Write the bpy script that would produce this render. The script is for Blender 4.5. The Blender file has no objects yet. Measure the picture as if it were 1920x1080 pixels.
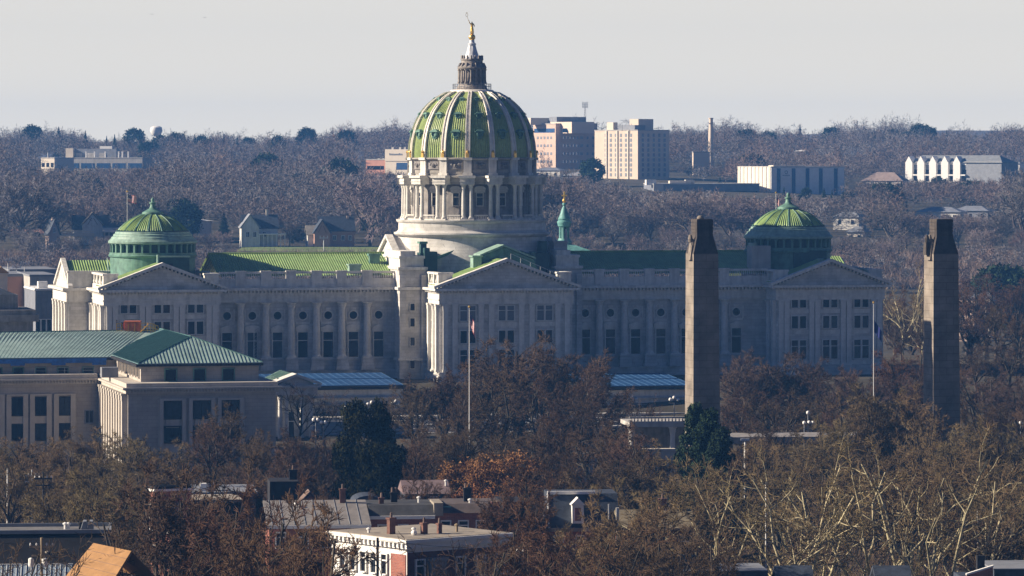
import bpy, math, random
import numpy as np
from math import sin, cos, pi, radians, sqrt, atan2
random.seed(7)
sc = bpy.context.scene
# ------------------------------------------------------------------ camera
F, HZ, ZC = 8000.0, 290.0, 50.0           # focal length in photo pixels, eye level row, eye height
cd = bpy.data.cameras.new('camera'); cam = bpy.data.objects.new('camera', cd)
sc.collection.objects.link(cam); sc.camera = cam
cam.location = (0, 0, ZC); cam.rotation_euler = (radians(90), 0, 0)
cd.sensor_width = 36; cd.lens = 36*F/1920; cd.shift_y = (HZ-540)/1920
cd.clip_start = 1; cd.clip_end = 20000
# ------------------------------------------------------------------ sky and sun
HAZE_COL = (.14,.42,1.0,1); HAZE_DEN = .000105
SKY_TINT = (.36,.53,1.0,1); SKY_PALE = (14.9,14.3,13.2,1); SKY_LOW = (18.0,16.4,13.6,1)
SUN_EL, SUN_AZ = 25.0, 180.0              # the sun stands left of the view, square to it
w = bpy.data.worlds.new('World'); sc.world = w; w.use_nodes = True
nt = w.node_tree; nt.nodes.clear()
sky = nt.nodes.new('ShaderNodeTexSky'); sky.sky_type = 'NISHITA'; sky.sun_disc = False
sky.sun_elevation = radians(SUN_EL); sky.sun_rotation = radians(-90)
sky.altitude = 100; sky.air_density = 1.0; sky.dust_density = 1.0; sky.ozone_density = 2.0
bg = nt.nodes.new('ShaderNodeBackground'); bg.inputs['Strength'].default_value = 0.028
wo = nt.nodes.new('ShaderNodeOutputWorld')
# the thick pale air low over the horizon, above it the clear winter blue
wtc = nt.nodes.new('ShaderNodeTexCoord'); wsp = nt.nodes.new('ShaderNodeSeparateXYZ'); nt.links.new(wtc.outputs['Generated'], wsp.inputs[0])
wmr = nt.nodes.new('ShaderNodeMapRange'); wmr.interpolation_type = 'SMOOTHSTEP'; nt.links.new(wsp.outputs[2], wmr.inputs[0])
wmr.inputs[1].default_value = .036; wmr.inputs[2].default_value = .055; wmr.inputs[3].default_value = 1; wmr.inputs[4].default_value = 0
wti = nt.nodes.new('ShaderNodeMix'); wti.data_type = 'RGBA'; wti.blend_type = 'MULTIPLY'; wti.inputs[0].default_value = 1
nt.links.new(sky.outputs[0], wti.inputs[6]); wti.inputs[7].default_value = SKY_TINT
wmx = nt.nodes.new('ShaderNodeMix'); wmx.data_type = 'RGBA'; nt.links.new(wmr.outputs[0], wmx.inputs[0]); nt.links.new(wti.outputs[2], wmx.inputs[6])
wlo = nt.nodes.new('ShaderNodeMapRange'); nt.links.new(wsp.outputs[2], wlo.inputs[0]); wlo.inputs[1].default_value = .004; wlo.inputs[2].default_value = .030
wpm = nt.nodes.new('ShaderNodeMix'); wpm.data_type = 'RGBA'; nt.links.new(wlo.outputs[0], wpm.inputs[0]); wpm.inputs[6].default_value = SKY_LOW; wpm.inputs[7].default_value = SKY_PALE
wgr = nt.nodes.new('ShaderNodeMapRange'); nt.links.new(wsp.outputs[2], wgr.inputs[0]); wgr.inputs[1].default_value = -.03; wgr.inputs[2].default_value = -.01
wgm = nt.nodes.new('ShaderNodeMix'); wgm.data_type = 'RGBA'; nt.links.new(wgr.outputs[0], wgm.inputs[0]); wgm.inputs[6].default_value = (.6,.55,.5,1); nt.links.new(wpm.outputs[2], wgm.inputs[7])
nt.links.new(wgm.outputs[2], wmx.inputs[7])
nt.links.new(wmx.outputs[2], bg.inputs[0]); nt.links.new(bg.outputs[0], wo.inputs[0])
sl = bpy.data.lights.new('sun', 'SUN'); sl.energy = 5.0; sl.angle = radians(0.5); sl.color = (1.0, 0.86, 0.68)
so = bpy.data.objects.new('sun', sl); sc.collection.objects.link(so)
a, e = radians(SUN_AZ), radians(SUN_EL)
sv = (cos(a)*cos(e), sin(a)*cos(e), sin(e))
from mathutils import Vector, Matrix
so.rotation_euler = Vector(sv).to_track_quat('Z', 'Y').to_euler(); so.location = (-300, 500, 300)
sc.view_settings.view_transform = 'Standard'; sc.view_settings.look = 'None'
sc.view_settings.exposure = 0.95; sc.view_settings.gamma = 1.0
sc.cycles.use_denoising = True
sc.cycles.max_bounces = 5; sc.cycles.diffuse_bounces = 2; sc.cycles.volume_bounces = 1; sc.cycles.transparent_max_bounces = 8

# ------------------------------------------------------------------ materials
MATS = {}
def M(name, col, rough=.85, var=.2, scale=.4, spec=.3, metal=0., bump=0., streak=0., rnd=0., rscale=None):
    m = bpy.data.materials.new(name); m.use_nodes = True; MATS[name] = m
    n = m.node_tree.nodes; L = m.node_tree.links; b = n['Principled BSDF']
    b.inputs['Roughness'].default_value = rough; b.inputs['Metallic'].default_value = metal
    b.inputs['Specular IOR Level'].default_value = spec
    tc = n.new('ShaderNodeTexCoord'); mp = n.new('ShaderNodeMapping'); L.new(tc.outputs['Object'], mp.inputs[0])
    mp.inputs['Scale'].default_value = (scale,)*3
    nz = n.new('ShaderNodeTexNoise'); nz.inputs['Detail'].default_value = 6; nz.inputs['Roughness'].default_value = .65
    nz.inputs['Scale'].default_value = 1.0
    L.new(mp.outputs[0], nz.inputs['Vector'])
    mx = n.new('ShaderNodeMix'); mx.data_type = 'RGBA'
    r = n.new('ShaderNodeMapRange'); r.inputs[1].default_value = .32; r.inputs[2].default_value = .68
    L.new(nz.outputs[0], r.inputs[0]); L.new(r.outputs[0], mx.inputs[0])
    mx.inputs[6].default_value = tuple(c*(1-var) for c in col)+(1,)
    mx.inputs[7].default_value = tuple(min(1, c*(1+var)) for c in col)+(1,)
    out = mx.outputs[2]
    if streak:
        mp2 = n.new('ShaderNodeMapping'); L.new(tc.outputs['Object'], mp2.inputs[0]); mp2.inputs['Scale'].default_value = (1.3, 1.3, .12)
        n2 = n.new('ShaderNodeTexNoise'); n2.inputs['Detail'].default_value = 4; L.new(mp2.outputs[0], n2.inputs['Vector']); n2.inputs['Scale'].default_value = 1
        r2 = n.new('ShaderNodeMapRange'); r2.inputs[1].default_value = .45; r2.inputs[2].default_value = .75
        r2.inputs[3].default_value = 1.0; r2.inputs[4].default_value = 1-streak
        L.new(n2.outputs[0], r2.inputs[0])
        h = n.new('ShaderNodeHueSaturation'); L.new(out, h.inputs['Color']); L.new(r2.outputs[0], h.inputs['Value']); out = h.outputs[0]
    if rnd:
        oi = n.new('ShaderNodeObjectInfo'); r3 = n.new('ShaderNodeMapRange'); L.new(oi.outputs['Random'], r3.inputs[0])
        r3.inputs[3].default_value = 1-rnd; r3.inputs[4].default_value = 1+rnd
        h = n.new('ShaderNodeHueSaturation'); L.new(out, h.inputs['Color']); L.new(r3.outputs[0], h.inputs['Value'])
        mu = n.new('ShaderNodeMath'); mu.operation = 'MULTIPLY_ADD'; L.new(oi.outputs['Random'], mu.inputs[0]); mu.inputs[1].default_value = 7.3; mu.inputs[2].default_value = 0
        fr = n.new('ShaderNodeMath'); fr.operation = 'FRACT'; L.new(mu.outputs[0], fr.inputs[0])
        r4 = n.new('ShaderNodeMapRange'); L.new(fr.outputs[0], r4.inputs[0]); r4.inputs[3].default_value = .5-rnd*.07; r4.inputs[4].default_value = .5+rnd*.07
        L.new(r4.outputs[0], h.inputs['Hue']); out = h.outputs[0]
    L.new(out, b.inputs['Base Color'])
    if bump:
        bp = n.new('ShaderNodeBump'); bp.inputs['Strength'].default_value = bump; L.new(nz.outputs[0], bp.inputs['Height']); L.new(bp.outputs[0], b.inputs['Normal'])
    return m
def brick(name, c1, c2, cm, sx=1.0, sz=1.0, var=.2):
    m = M(name, c1, .9, var, .3, .2); n = m.node_tree.nodes; L = m.node_tree.links; b = n['Principled BSDF']
    bt = n.new('ShaderNodeTexBrick'); tc = n.new('ShaderNodeTexCoord')
    sp = n.new('ShaderNodeSeparateXYZ'); L.new(tc.outputs['Object'], sp.inputs[0])
    ad = n.new('ShaderNodeMath'); L.new(sp.outputs[0], ad.inputs[0]); L.new(sp.outputs[1], ad.inputs[1])
    cb = n.new('ShaderNodeCombineXYZ'); L.new(ad.outputs[0], cb.inputs[0]); L.new(sp.outputs[2], cb.inputs[1])
    L.new(cb.outputs[0], bt.inputs['Vector']); bt.inputs['Scale'].default_value = 1
    bt.inputs['Brick Width'].default_value = sx; bt.inputs['Row Height'].default_value = sz; bt.inputs['Mortar Size'].default_value = .035*sz
    for k, c in ((1, c1), (2, c2), (3, cm)): bt.inputs[k].default_value = c+(1,)
    old = b.inputs['Base Color'].links[0].from_socket
    mx = n.new('ShaderNodeMix'); mx.data_type = 'RGBA'; mx.blend_type = 'MULTIPLY'; mx.inputs[0].default_value = 1
    g = n.new('ShaderNodeMix'); g.data_type = 'RGBA'; g.inputs[0].default_value = 0
    # scale old noise colour into a relative factor
    dv = n.new('ShaderNodeMix'); dv.data_type = 'RGBA'; dv.blend_type = 'DIVIDE'; dv.inputs[0].default_value = 1
    L.new(old, dv.inputs[6]); dv.inputs[7].default_value = c1+(1,)
    L.new(bt.outputs[0], mx.inputs[6]); L.new(dv.outputs[2], mx.inputs[7]); L.new(mx.outputs[2], b.inputs['Base Color'])
    return m
stone = brick('granite_ashlar', (.58,.555,.52), (.49,.47,.43), (.36,.345,.33), 1.6, .62, .30)
stone_trim = M('granite_trim', (.66,.63,.57), .8, .16, .9, streak=.30)
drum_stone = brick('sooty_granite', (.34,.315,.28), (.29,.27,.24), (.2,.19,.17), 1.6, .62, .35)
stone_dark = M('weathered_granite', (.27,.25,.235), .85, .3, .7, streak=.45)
annex_stone = brick('limestone_ashlar', (.42,.375,.32), (.37,.33,.29), (.26,.23,.2), 1.5, .6, .16)
annex_trim = M('limestone_trim', (.48,.435,.375), .8, .12, .6, streak=.15)
pylon_stone = brick('pylon_limestone', (.235,.20,.165), (.205,.175,.145), (.15,.122,.098), 2.1, 1.0, .35)
pylon_dark = M('weathered_pylon_cap', (.075,.062,.054), .9, .35, .8, streak=.4)
tile = M('green_roof_tile', (.25,.36,.12), .45, .22, .5, .4, streak=.15)
tile_dome = M('green_dome_tile', (.31,.39,.13), .42, .22, 1.6, .45, streak=.12)
copper = M('green_copper', (.12,.24,.18), .6, .35, .8, .4, streak=.35)
copper_pale = M('pale_green_copper', (.25,.37,.30), .55, .25, .9, .4, streak=.3)
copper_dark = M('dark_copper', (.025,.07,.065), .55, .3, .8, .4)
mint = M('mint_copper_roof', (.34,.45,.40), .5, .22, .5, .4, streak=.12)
mint_dark = M('dark_mint_roof', (.10,.175,.18), .5, .35, .7, .4)  # darker blue-green, used only on the hip roof's left-facing slope
seam = M('roof_seam', (.06,.14,.13), .6, .2, 1)
gold = M('gilded_metal', (.95,.58,.14), .3, .12, 2, .5, metal=.75)
silver = M('silver_spire_stone', (.56,.57,.60), .45, .15, 1.2, .5)
lantern_m = M('lantern_stone', (.27,.24,.215), .8, .35, 1.3, streak=.4)
rib_m = M('rib_stone', (.76,.71,.63), .6, .18, .8, .4)
glass = M('dark_window_glass', (.010,.011,.016), .25, .4, .5, .12)
glass_blue = M('blue_glass_roof', (.018,.065,.17), .6, .2, .25, .2)
blind = M('pale_window_blind', (.20,.21,.24), .5, .2, .5, .5)
pane_dark = M('pane_reflecting', (.022,.028,.040), .25, .5, 1.5, .25); pane_brown = M('pane_with_curtain', (.045,.026,.020), .4, .5, 2, .15); pane_warm = M('pane_with_lamp', (.16,.12,.09), .35, .5, 2, .5)
white = M('white_paint', (.78,.76,.72), .6, .08, .6)
offwhite = M('offwhite_wall', (.62,.60,.55), .7, .15, .4, streak=.2)
concrete = M('concrete', (.42,.40,.37), .85, .2, .3, streak=.2)
bone = M('cream_panel', (.66,.58,.47), .75, .06, .2)
pinkbrick = M('pink_brick', (.53,.39,.31), .85, .10, .2)
peach = M('peach_brick', (.64,.52,.41), .85, .07, .2)
redbrick = brick('red_brick', (.33,.12,.085), (.24,.09,.07), (.35,.3,.27), .5, .16, .25)
redbrick_far = M('brick_far', (.42,.24,.18), .85, .12, .3)
grey = M('grey_metal', (.22,.23,.25), .6, .2, .5)
dark = M('black_roof', (.018,.018,.022), .8, .4, .5)
slate = M('dark_slate', (.045,.055,.075), .7, .35, 1.2)
tanroof = M('tan_gravel_roof', (.30,.26,.21), .9, .25, .5)
brownroof = M('brown_shingle', (.16,.11,.09), .9, .3, .8)
sooty_brick = M('sooty_brick', (.17,.085,.065), .9, .35, 1.5)
plywood = M('bare_plywood', (.34,.185,.075), .8, .18, .9)
wood_pole = M('weathered_wood', (.26,.20,.13), .9, .25, 1.5)
metal_white = M('white_metal_pole', (.70,.69,.66), .5, .1, .5)
orange_m = M('orange_tarp', (.62,.16,.05), .7, .25, 1.3)
yellow_m = M('yellow_rail', (.75,.42,.05), .6, .15, 1)
bluetarp = M('blue_tarp', (.02,.11,.38), .5, .4, 1.2)
ground_m = M('winter_grass', (.055,.045,.027), .95, .45, .06)
asphalt = M('asphalt', (.05,.05,.052), .9, .25, .3)
lawn_m = M('green_lawn', (.14,.19,.055), .95, .3, .08)
far_hill_m = M('far_hill', (.10,.10,.12), .95, .2, .004)
bark = M('grey_bark', (.055,.043,.032), .9, .3, 1.5, rnd=.3)
twig_brown = M('brown_twigs', (.082,.050,.029), .9, .25, .35, rnd=.25)
twig_purple = M('purple_twigs', (.082,.050,.040), .9, .25, .35, rnd=.25)
twig_tan = M('tan_twigs', (.155,.112,.055), .9, .25, .35, rnd=.2)
twig_rust = M('rust_twigs', (.105,.056,.029), .9, .3, .35, rnd=.2)
syc_bark = M('pale_sycamore_bark', (.38,.33,.20), .8, .6, 1.2, rnd=.12)
leaf_rust = M('rust_leaves', (.24,.11,.04), .9, .35, .6, rnd=.1)
leaf_green = M('evergreen_leaves', (.017,.018,.006), .9, .6, .5, .04, rnd=.1)
conifer_m = M('conifer_needles', (.022,.036,.018), .9, .4, .7, .05, rnd=.25)
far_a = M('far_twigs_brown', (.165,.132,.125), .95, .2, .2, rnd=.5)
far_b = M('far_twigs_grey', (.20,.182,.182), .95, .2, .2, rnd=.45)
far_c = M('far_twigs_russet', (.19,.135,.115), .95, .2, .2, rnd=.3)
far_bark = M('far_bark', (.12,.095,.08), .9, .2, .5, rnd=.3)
flag_red = M('flag_red', (.50,.02,.03), .8, .1, 2)
flag_white = M('flag_white', (.75,.74,.72), .8, .1, 2)
flag_blue = M('flag_blue', (.02,.03,.16), .8, .1, 2)
# ------------------------------------------------------------------ helpers
COL = sc.collection
def T(x, y):
    P = [(-400,0),(700,0),(765,1),(788,7.5),(905,7.5),(985,0),(1230,1),(1300,4),(1420,15),(1520,18),(2600,48),(2850,47),(3300,35),(4200,25)]
    if y <= P[0][0]: z = P[0][1]
    else:
        z = P[-1][1]
        for (a0, b0), (a1, b1) in zip(P, P[1:]):
            if a0 <= y <= a1: z = b0+(b1-b0)*(y-a0)/(a1-a0); break
    if y > 1500: k = min(1, (y-1500)/500); z += k*(2.2*sin(x/95+1.0)+1.6*sin(x/47+y/310))
    return z
def wx(px, Y): return (px-960)/F*Y
def wz(py, Y): return ZC+(HZ-py)/F*Y
class MB:
    def __init__(s): s.v = []; s.f = []
    def add(s, vs, fs):
        o = len(s.v); s.v += [tuple(p) for p in vs]; s.f += [tuple(i+o for i in f) for f in fs]; return s
    def box(s, x0, x1, y0, y1, z0, z1):
        return s.add([(x0,y0,z0),(x1,y0,z0),(x1,y1,z0),(x0,y1,z0),(x0,y0,z1),(x1,y0,z1),(x1,y1,z1),(x0,y1,z1)],
                     [(0,3,2,1),(4,5,6,7),(0,1,5,4),(1,2,6,5),(2,3,7,6),(3,0,4,7)])
    def frust(s, x0,x1,y0,y1,z0, X0,X1,Y0,Y1,z1):
        return s.add([(x0,y0,z0),(x1,y0,z0),(x1,y1,z0),(x0,y1,z0),(X0,Y0,z1),(X1,Y0,z1),(X1,Y1,z1),(X0,Y1,z1)],
                     [(0,3,2,1),(4,5,6,7),(0,1,5,4),(1,2,6,5),(2,3,7,6),(3,0,4,7)])
    def prism(s, pts, axis, a0, a1):
        n = len(pts)
        def P(p, q): return (p[0],q,p[1]) if axis=='y' else ((q,p[0],p[1]) if axis=='x' else (p[0],p[1],q))
        vs = [P(p,a0) for p in pts]+[P(p,a1) for p in pts]
        return s.add(vs, [tuple(range(n)), tuple(range(2*n-1,n-1,-1))]+[(i,i+n,(i+1)%n+n,(i+1)%n) for i in range(n)])
    def lathe(s, prof, n=24, cx=0, cy=0, mod=None, cap=True, a0=0.):
        vs = []; fs = []
        for r, z in prof:
            for i in range(n):
                t = a0+2*pi*i/n; rr = r+(mod(t, z) if mod else 0)
                vs.append((cx+rr*cos(t), cy+rr*sin(t), z))
        for j in range(len(prof)-1):
            for i in range(n):
                k = (i+1)%n; fs.append((j*n+i, j*n+k, (j+1)*n+k, (j+1)*n+i))
        if cap:
            fs.append(tuple(range(n-1,-1,-1))); b = (len(prof)-1)*n; fs.append(tuple(range(b,b+n)))
        return s.add(vs, fs)
    def tube(s, p, q, r0, r1=None, n=6):
        r1 = r0 if r1 is None else r1
        p = Vector(p); q = Vector(q); d = (q-p).normalized()
        a = d.orthogonal().normalized(); b = d.cross(a)
        vs = [p+(a*cos(2*pi*i/n)+b*sin(2*pi*i/n))*r0 for i in range(n)]+[q+(a*cos(2*pi*i/n)+b*sin(2*pi*i/n))*r1 for i in range(n)]
        return s.add(vs, [(i,(i+1)%n,(i+1)%n+n,i+n) for i in range(n)]+[tuple(range(n-1,-1,-1)), tuple(range(n,2*n))])
    def ball(s, c, r, n=10, sz=1.0):
        return s.lathe([(max(.001, r*sin(pi*j/n)), c[2]-sz*r*cos(pi*j/n)) for j in range(n+1)], n+2, c[0], c[1], cap=False)
    def mesh(s, name, mat):
        me = bpy.data.meshes.new(name); me.from_pydata(s.v, [], s.f)
        me.materials.append(mat); me.update(); return me
    def build(s, name, mat, parent=None, smooth=False, loc=None, rz=0):
        me = s.mesh(name, mat)
        if smooth:
            me.polygons.foreach_set('use_smooth', [True]*len(me.polygons))
            try: me.set_sharp_from_angle(angle=radians(40))
            except Exception: pass
        return link(name, me, parent, loc, rz)
def link(name, me, parent=None, loc=None, rz=0):
    o = bpy.data.objects.new(name, me); COL.objects.link(o); o.parent = parent
    if loc is not None: o.location = loc
    if rz: o.rotation_euler = (0,0,rz)
    return o
def tag(o, label=None, cat=None, group=None, kind=None):
    if label: o['label'] = label
    if cat: o['category'] = cat
    if group: o['group'] = group
    if kind: o['kind'] = kind
    return o
def thing(name, label, cat, loc=(0,0,0), rz=0, group=None):
    o = bpy.data.objects.new(name, None); COL.objects.link(o); o.location = loc; o.rotation_euler = (0,0,rz)
    return tag(o, label, cat, group)
class Fr:                                  # a building's own frame: u along its front, v away from us
    def __init__(s, px, Y, th, z0): s.ox = wx(px,Y); s.oy = Y; s.c = cos(radians(th)); s.s = sin(radians(th)); s.th = radians(th); s.z0 = z0
    def U(s, px, v=0): k = (px-960)/F; return (k*(s.oy+v*s.c)-s.ox+v*s.s)/(s.c-k*s.s)
    def V(s, px, u=0): k = (px-960)/F; return (k*(s.oy+u*s.s)-s.ox-u*s.c)/(-s.s-k*s.c)
    def Z(s, py, u=0, v=0): return wz(py, s.oy+u*s.s+v*s.c)-s.z0
    def root(s, name, label, cat, group=None): return thing(name, label, cat, (s.ox,s.oy,s.z0), s.th, group)
WC = {}; WR = random.Random(3)
def window(parent, x, y, z, w_, h, face='front', style='plain', fm=None, pm=None, name='window'):
    """z is the sill height; a frame standing proud with its pane set back inside it"""
    fm = fm or stone_trim
    if pm is None: pm = WR.choice((glass,glass,glass,pane_dark,pane_dark,pane_brown)) if style!='tiny' else glass
    key = (round(w_,2), round(h,2), style, fm.name, pm.name)
    if key not in WC:
        f = MB(); t = .14*w_**.5; d = .22
        if style == 'tiny':
            f.box(-w_/2,w_/2,-.12,.1,0,h); WC[key] = (f.mesh(name, pm), None)
        else:
            f.box(-w_/2-t,-w_/2,-d,.1,-t,h+t); f.box(w_/2,w_/2+t,-d,.1,-t,h+t); f.box(-w_/2,w_/2,-d,.1,h,h+t); f.box(-w_/2-.04,w_/2+.04,-d-.1,.1,-t,0)
            if style in ('ped','arc','transom'): f.box(-w_/2,w_/2,-.14,.1,h*.66,h*.66+.13)
            if style in ('cross','mull'): f.box(-.05,.05,-.12,.1,0,h)
            if style == 'cross': f.box(-w_/2,w_/2,-.115,.1,h*.6,h*.6+.09)
            if style in ('ped','arc'):
                W = w_/2+.55
                f.box(-W+.1,W-.1,-.35,.1,h+t,h+t+.5); f.box(-W,W,-.55,.1,h+t+.5,h+t+.66)
                if style == 'ped': f.prism([(-W,h+t+.66),(W,h+t+.66),(0,h+t+1.3)],'y',-.5,.1)
                else: f.prism([(W*cos(a_),h+t+.66+.62*sin(a_)) for a_ in [pi*k/10 for k in range(11)]],'y',-.5,.1)
            p = MB().box(-w_/2,w_/2,-.04,.09,0,h)
            WC[key] = (f.mesh(name, fm), p.mesh('pane', pm))
    a_, b_ = WC[key]
    o = link(name, a_, parent, (x,y,z), {'front':0,'left':-pi/2,'right':pi/2,'back':pi}.get(face, face) if isinstance(face,str) else face)
    if b_: link('pane', b_, o)
    return o
CC = {}
def column(parent, x, y, z0, z1, r, mat=None, name='column', sq=False, d=None):
    mat = mat or stone_trim; h = z1-z0; key = (round(h,2), round(r,3), mat.name, sq)
    if key not in CC:
        m = MB()
        if sq:
            m.box(-r,r,-r,r,.45,h-1.15); m.box(-r*1.18,r*1.18,-r*1.18,r*1.18,0,.45)
            m.box(-r*1.08,r*1.08,-r*1.08,r*1.08,h-1.15,h-.35); m.box(-r*1.25,r*1.25,-r*1.25,r*1.25,h-.35,h)
        else:
            m.box(-r*1.35,r*1.35,-r*1.35,r*1.35,0,.25)
            cap = min(1.2, h*.14)
            m.lathe([(r*1.3,.25),(r*1.3,.4),(r*1.08,.5),(r,.8),(r*.98,h*.4),(r*.86,h-cap),(r*1.0,h-cap+.03),(r*.92,h-cap+.1),(r*1.15,h-cap*.5),(r*1.05,h-cap*.48),(r*1.4,h-.16)],14)
            m.box(-r*1.4,r*1.4,-r*1.4,r*1.4,h-.16,h)
        me = m.mesh(name, mat); CC[key] = me
    return link(name, CC[key], parent, (x,y,z0))
def rail(m, x0, x1, y0, y1, z0, z1, ped=None, pitch=.42, axis='x', r=.11):
    """balusters with plinth and top rail, pedestals at the given places"""
    m.box(x0,x1,y0,y1,z0,z0+.25*(z1-z0)); m.box(x0,x1,y0-.05,y1+.05,z1-.22*(z1-z0),z1)
    if axis == 'x':
        n = max(1,int((x1-x0)/pitch)); yc = (y0+y1)/2
        for i in range(n):
            x = x0+(i+.5)*(x1-x0)/n; h = z1-z0
            m.lathe([(r*.7,z0+.25*h),(r*1.2,z0+.42*h),(r*.55,z0+.62*h),(r*.9,z1-.22*h)],5,x,yc,cap=False)
def dentils(m, x0, x1, y, z0, z1, pitch=.55, d=.3):
    n = int((x1-x0)/pitch)
    for i in range(n):
        x = x0+(i+.25)*(x1-x0)/n; m.box(x,x+pitch*.5,y-d,y,z0,z1)
# ------------------------------------------------------------------ ground
def grid(name, xs, ys, mat, zf, parent=None):
    v = [(x,y,zf(x,y)) for y in ys for x in xs]; n = len(xs)
    f = [(j*n+i,j*n+i+1,(j+1)*n+i+1,(j+1)*n+i) for j in range(len(ys)-1) for i in range(n-1)]
    me = bpy.data.meshes.new(name); me.from_pydata(v,[],f); me.materials.append(mat)
    me.polygons.foreach_set('use_smooth',[True]*len(f)); return link(name, me, parent)
ys_ = [-60,100,250,400,550,700,720,745,765,772,780,788,800,850,905,940,985,1050,1150,1230,1300,1340,1380,1420,1450,1480,1520]+list(range(1560,3300,40))+list(range(3300,3800,60))
tag(grid('ground', [x*30 for x in range(-40,41)], ys_, ground_m, T), kind='structure')
def strip(name, pts, w_, mat, lift=.05):
    m = MB(); P = []
    for i,(x,y) in enumerate(pts):
        j = min(i+1,len(pts)-1); k = max(i-1,0); d = Vector((pts[j][0]-pts[k][0],pts[j][1]-pts[k][1],0)).normalized(); n = Vector((-d.y,d.x,0))*w_/2
        P.append(((x+n.x,y+n.y,T(x,y)+lift),(x-n.x,y-n.y,T(x,y)+lift)))
    v = [p for q in P for p in q]; m.add(v, [(2*i,2*i+1,2*i+3,2*i+2) for i in range(len(P)-1)])
    return tag(m.build(name, mat), kind='structure')
strip('street', [(-90+i*12, 505+i*1.0) for i in range(17)], 9, asphalt, .06)
strip('road', [(wx(1900,300)+i*3-60, 300+i*14) for i in range(18)], 8, asphalt, .05)
far_ridge = grid('hills', [x*60 for x in range(-25,26)], [3300,3420,3540,3660,3760], far_hill_m,
     lambda x,y: 9+{3300:12,3420:36,3540:55,3660:55,3760:20}[y]*(1+.09*sin(x/170.)+.05*sin(x/71.+2)))
tag(far_ridge, kind='structure')
# ------------------------------------------------------------------ the capitol
C = Fr(885, 830, 13, 7.5)
cap = C.root('capitol_building', 'grey granite capitol with green tiled central dome, gold statue and two smaller domed wings', 'capitol')
zz = lambda z: z-7.5
# wings between the pavilions
for (ua, ub, win0, col0) in ((C.U(410,-14), C.U(745,-14), [425.5+47.35*i for i in range(7)], [450+47.4*i for i in range(6)]),
                             (C.U(1068,-14), C.U(1438,-14), [1097+47.2*i for i in range(7)], [1122+46.9*i for i in range(6)])):
    m = MB(); m.box(ua,ub,-14,14,-7,zz(22.1)); m.build('wing_wall', stone, cap)
    e = MB(); e.box(ua,ub,-14.5,14,zz(22.1),zz(23.9)); e.box(ua,ub,-14.7,-14.5,zz(22.15),zz(22.5)); e.box(ua,ub,-14.65,-14.5,zz(22.9),zz(23.1))
    e.box(ua,ub,-15.7,14.5,zz(24.35),zz(24.85)); dentils(e,ua,ub,-14.5,zz(23.9),zz(24.35),.7,.8); e.box(ua,ub,-14.5,14,zz(23.9),zz(24.35)); e.box(ua,ub,-14.9,14.3,zz(24.85),zz(25.2))
    e.build('cornice', stone_trim, cap)
    b = MB(); b.box(ua,ub,-14.7,-14.2,zz(25.2),zz(26.1)); rail(b,ua,ub,-14.6,-14.25,zz(26.1),zz(27.9)); 
    b.build('balustrade', stone_trim, cap)
    pp = [C.U(c,-14) for c in col0]
    for q in pp: pd = MB(); pd.box(q-.95,q+.95,-14.85,-14.1,zz(25.2),zz(27.8)); pd.box(q-1.05,q+1.05,-14.95,-14.0,zz(27.75),zz(28.05)); pd.build('parapet_pier', stone_trim, cap)
    g = MB(); g.box(ua,ub,-15.2,-13.9,zz(7.5),zz(9.2)); g.box(ua,ub,-14.45,-13.9,zz(9.2),zz(11.1)); g.box(ua,ub,-14.7,-13.9,zz(11.1),zz(11.4))
    for q in pp: g.frust(q-1.3,q+1.3,-16.0,-14,zz(9.2), q-1.05,q+1.05,-15.8,-14,zz(11.2)); g.box(q-1.2,q+1.2,-16,-14,zz(11.2),zz(11.5))
    g.build('plinth', stone, cap)
    for q in pp:
        column(cap, q, -14.75, zz(11.5), zz(22.1), .72)
        m = MB().box(q-1.0,q+1.0,-15.6,-14.5,zz(22.1),zz(23.9)); 
    for i, px in enumerate(win0):
        q = C.U(px,-14)
        window(cap, q, -14, zz(11.6), 1.85, 4.75, style=('ped','arc')[i%2])
        o = MB(); o.lathe([(.98,0),(.98,.2),(.76,.2),(.76,.02)],20,cap=False); me = o.mesh('oculus', stone_trim)
        oc = link('oculus', me, cap, (q,-14,zz(19.55))); oc.rotation_euler = (pi/2,0,0)
        p = MB(); p.lathe([(.76,-.05),(.76,.08)],16); link('pane', p.mesh('pane', glass), oc)
        s = MB(); s.box(q-1.35,q+1.35,-14.14,-14,zz(17.9),zz(18.3)); s.box(q-.5,q+.5,-14.2,-14,zz(20.6),zz(21.0)); s.box(q-1.5,q-1.25,-14.12,-14,zz(18.3),zz(20.8)); s.box(q+1.25,q+1.5,-14.12,-14,zz(18.3),zz(20.8))
        s.build('wall_panel', stone_trim, cap)
    # roof of rolled tiles
    r = MB(); n = int((ub-ua)/.46)*4; 
    for side, v0 in ((1,-12.8),(-1,10.8)):
        vs = []; fs = []
        for i in range(n+1):
            u = ua+(ub-ua)*i/n; dz = .11*cos(2*pi*i/4)
            for t in (0,.33,.66,1): vs.append((u, v0+(-1-v0)*t, zz(27.0+4.0*t)+dz))
        for i in range(n):
            for k in range(3): fs.append((i*4+k,i*4+k+4,i*4+k+5,i*4+k+1) if side>0 else (i*4+k,i*4+k+1,i*4+k+5,i*4+k+4))
        r.add(vs,fs)
    r.tube((ua,-1,zz(31.05)),(ub,-1,zz(31.05)),.22,n=6)
    r.build('tiled_roof', tile, cap, smooth=True)
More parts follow.
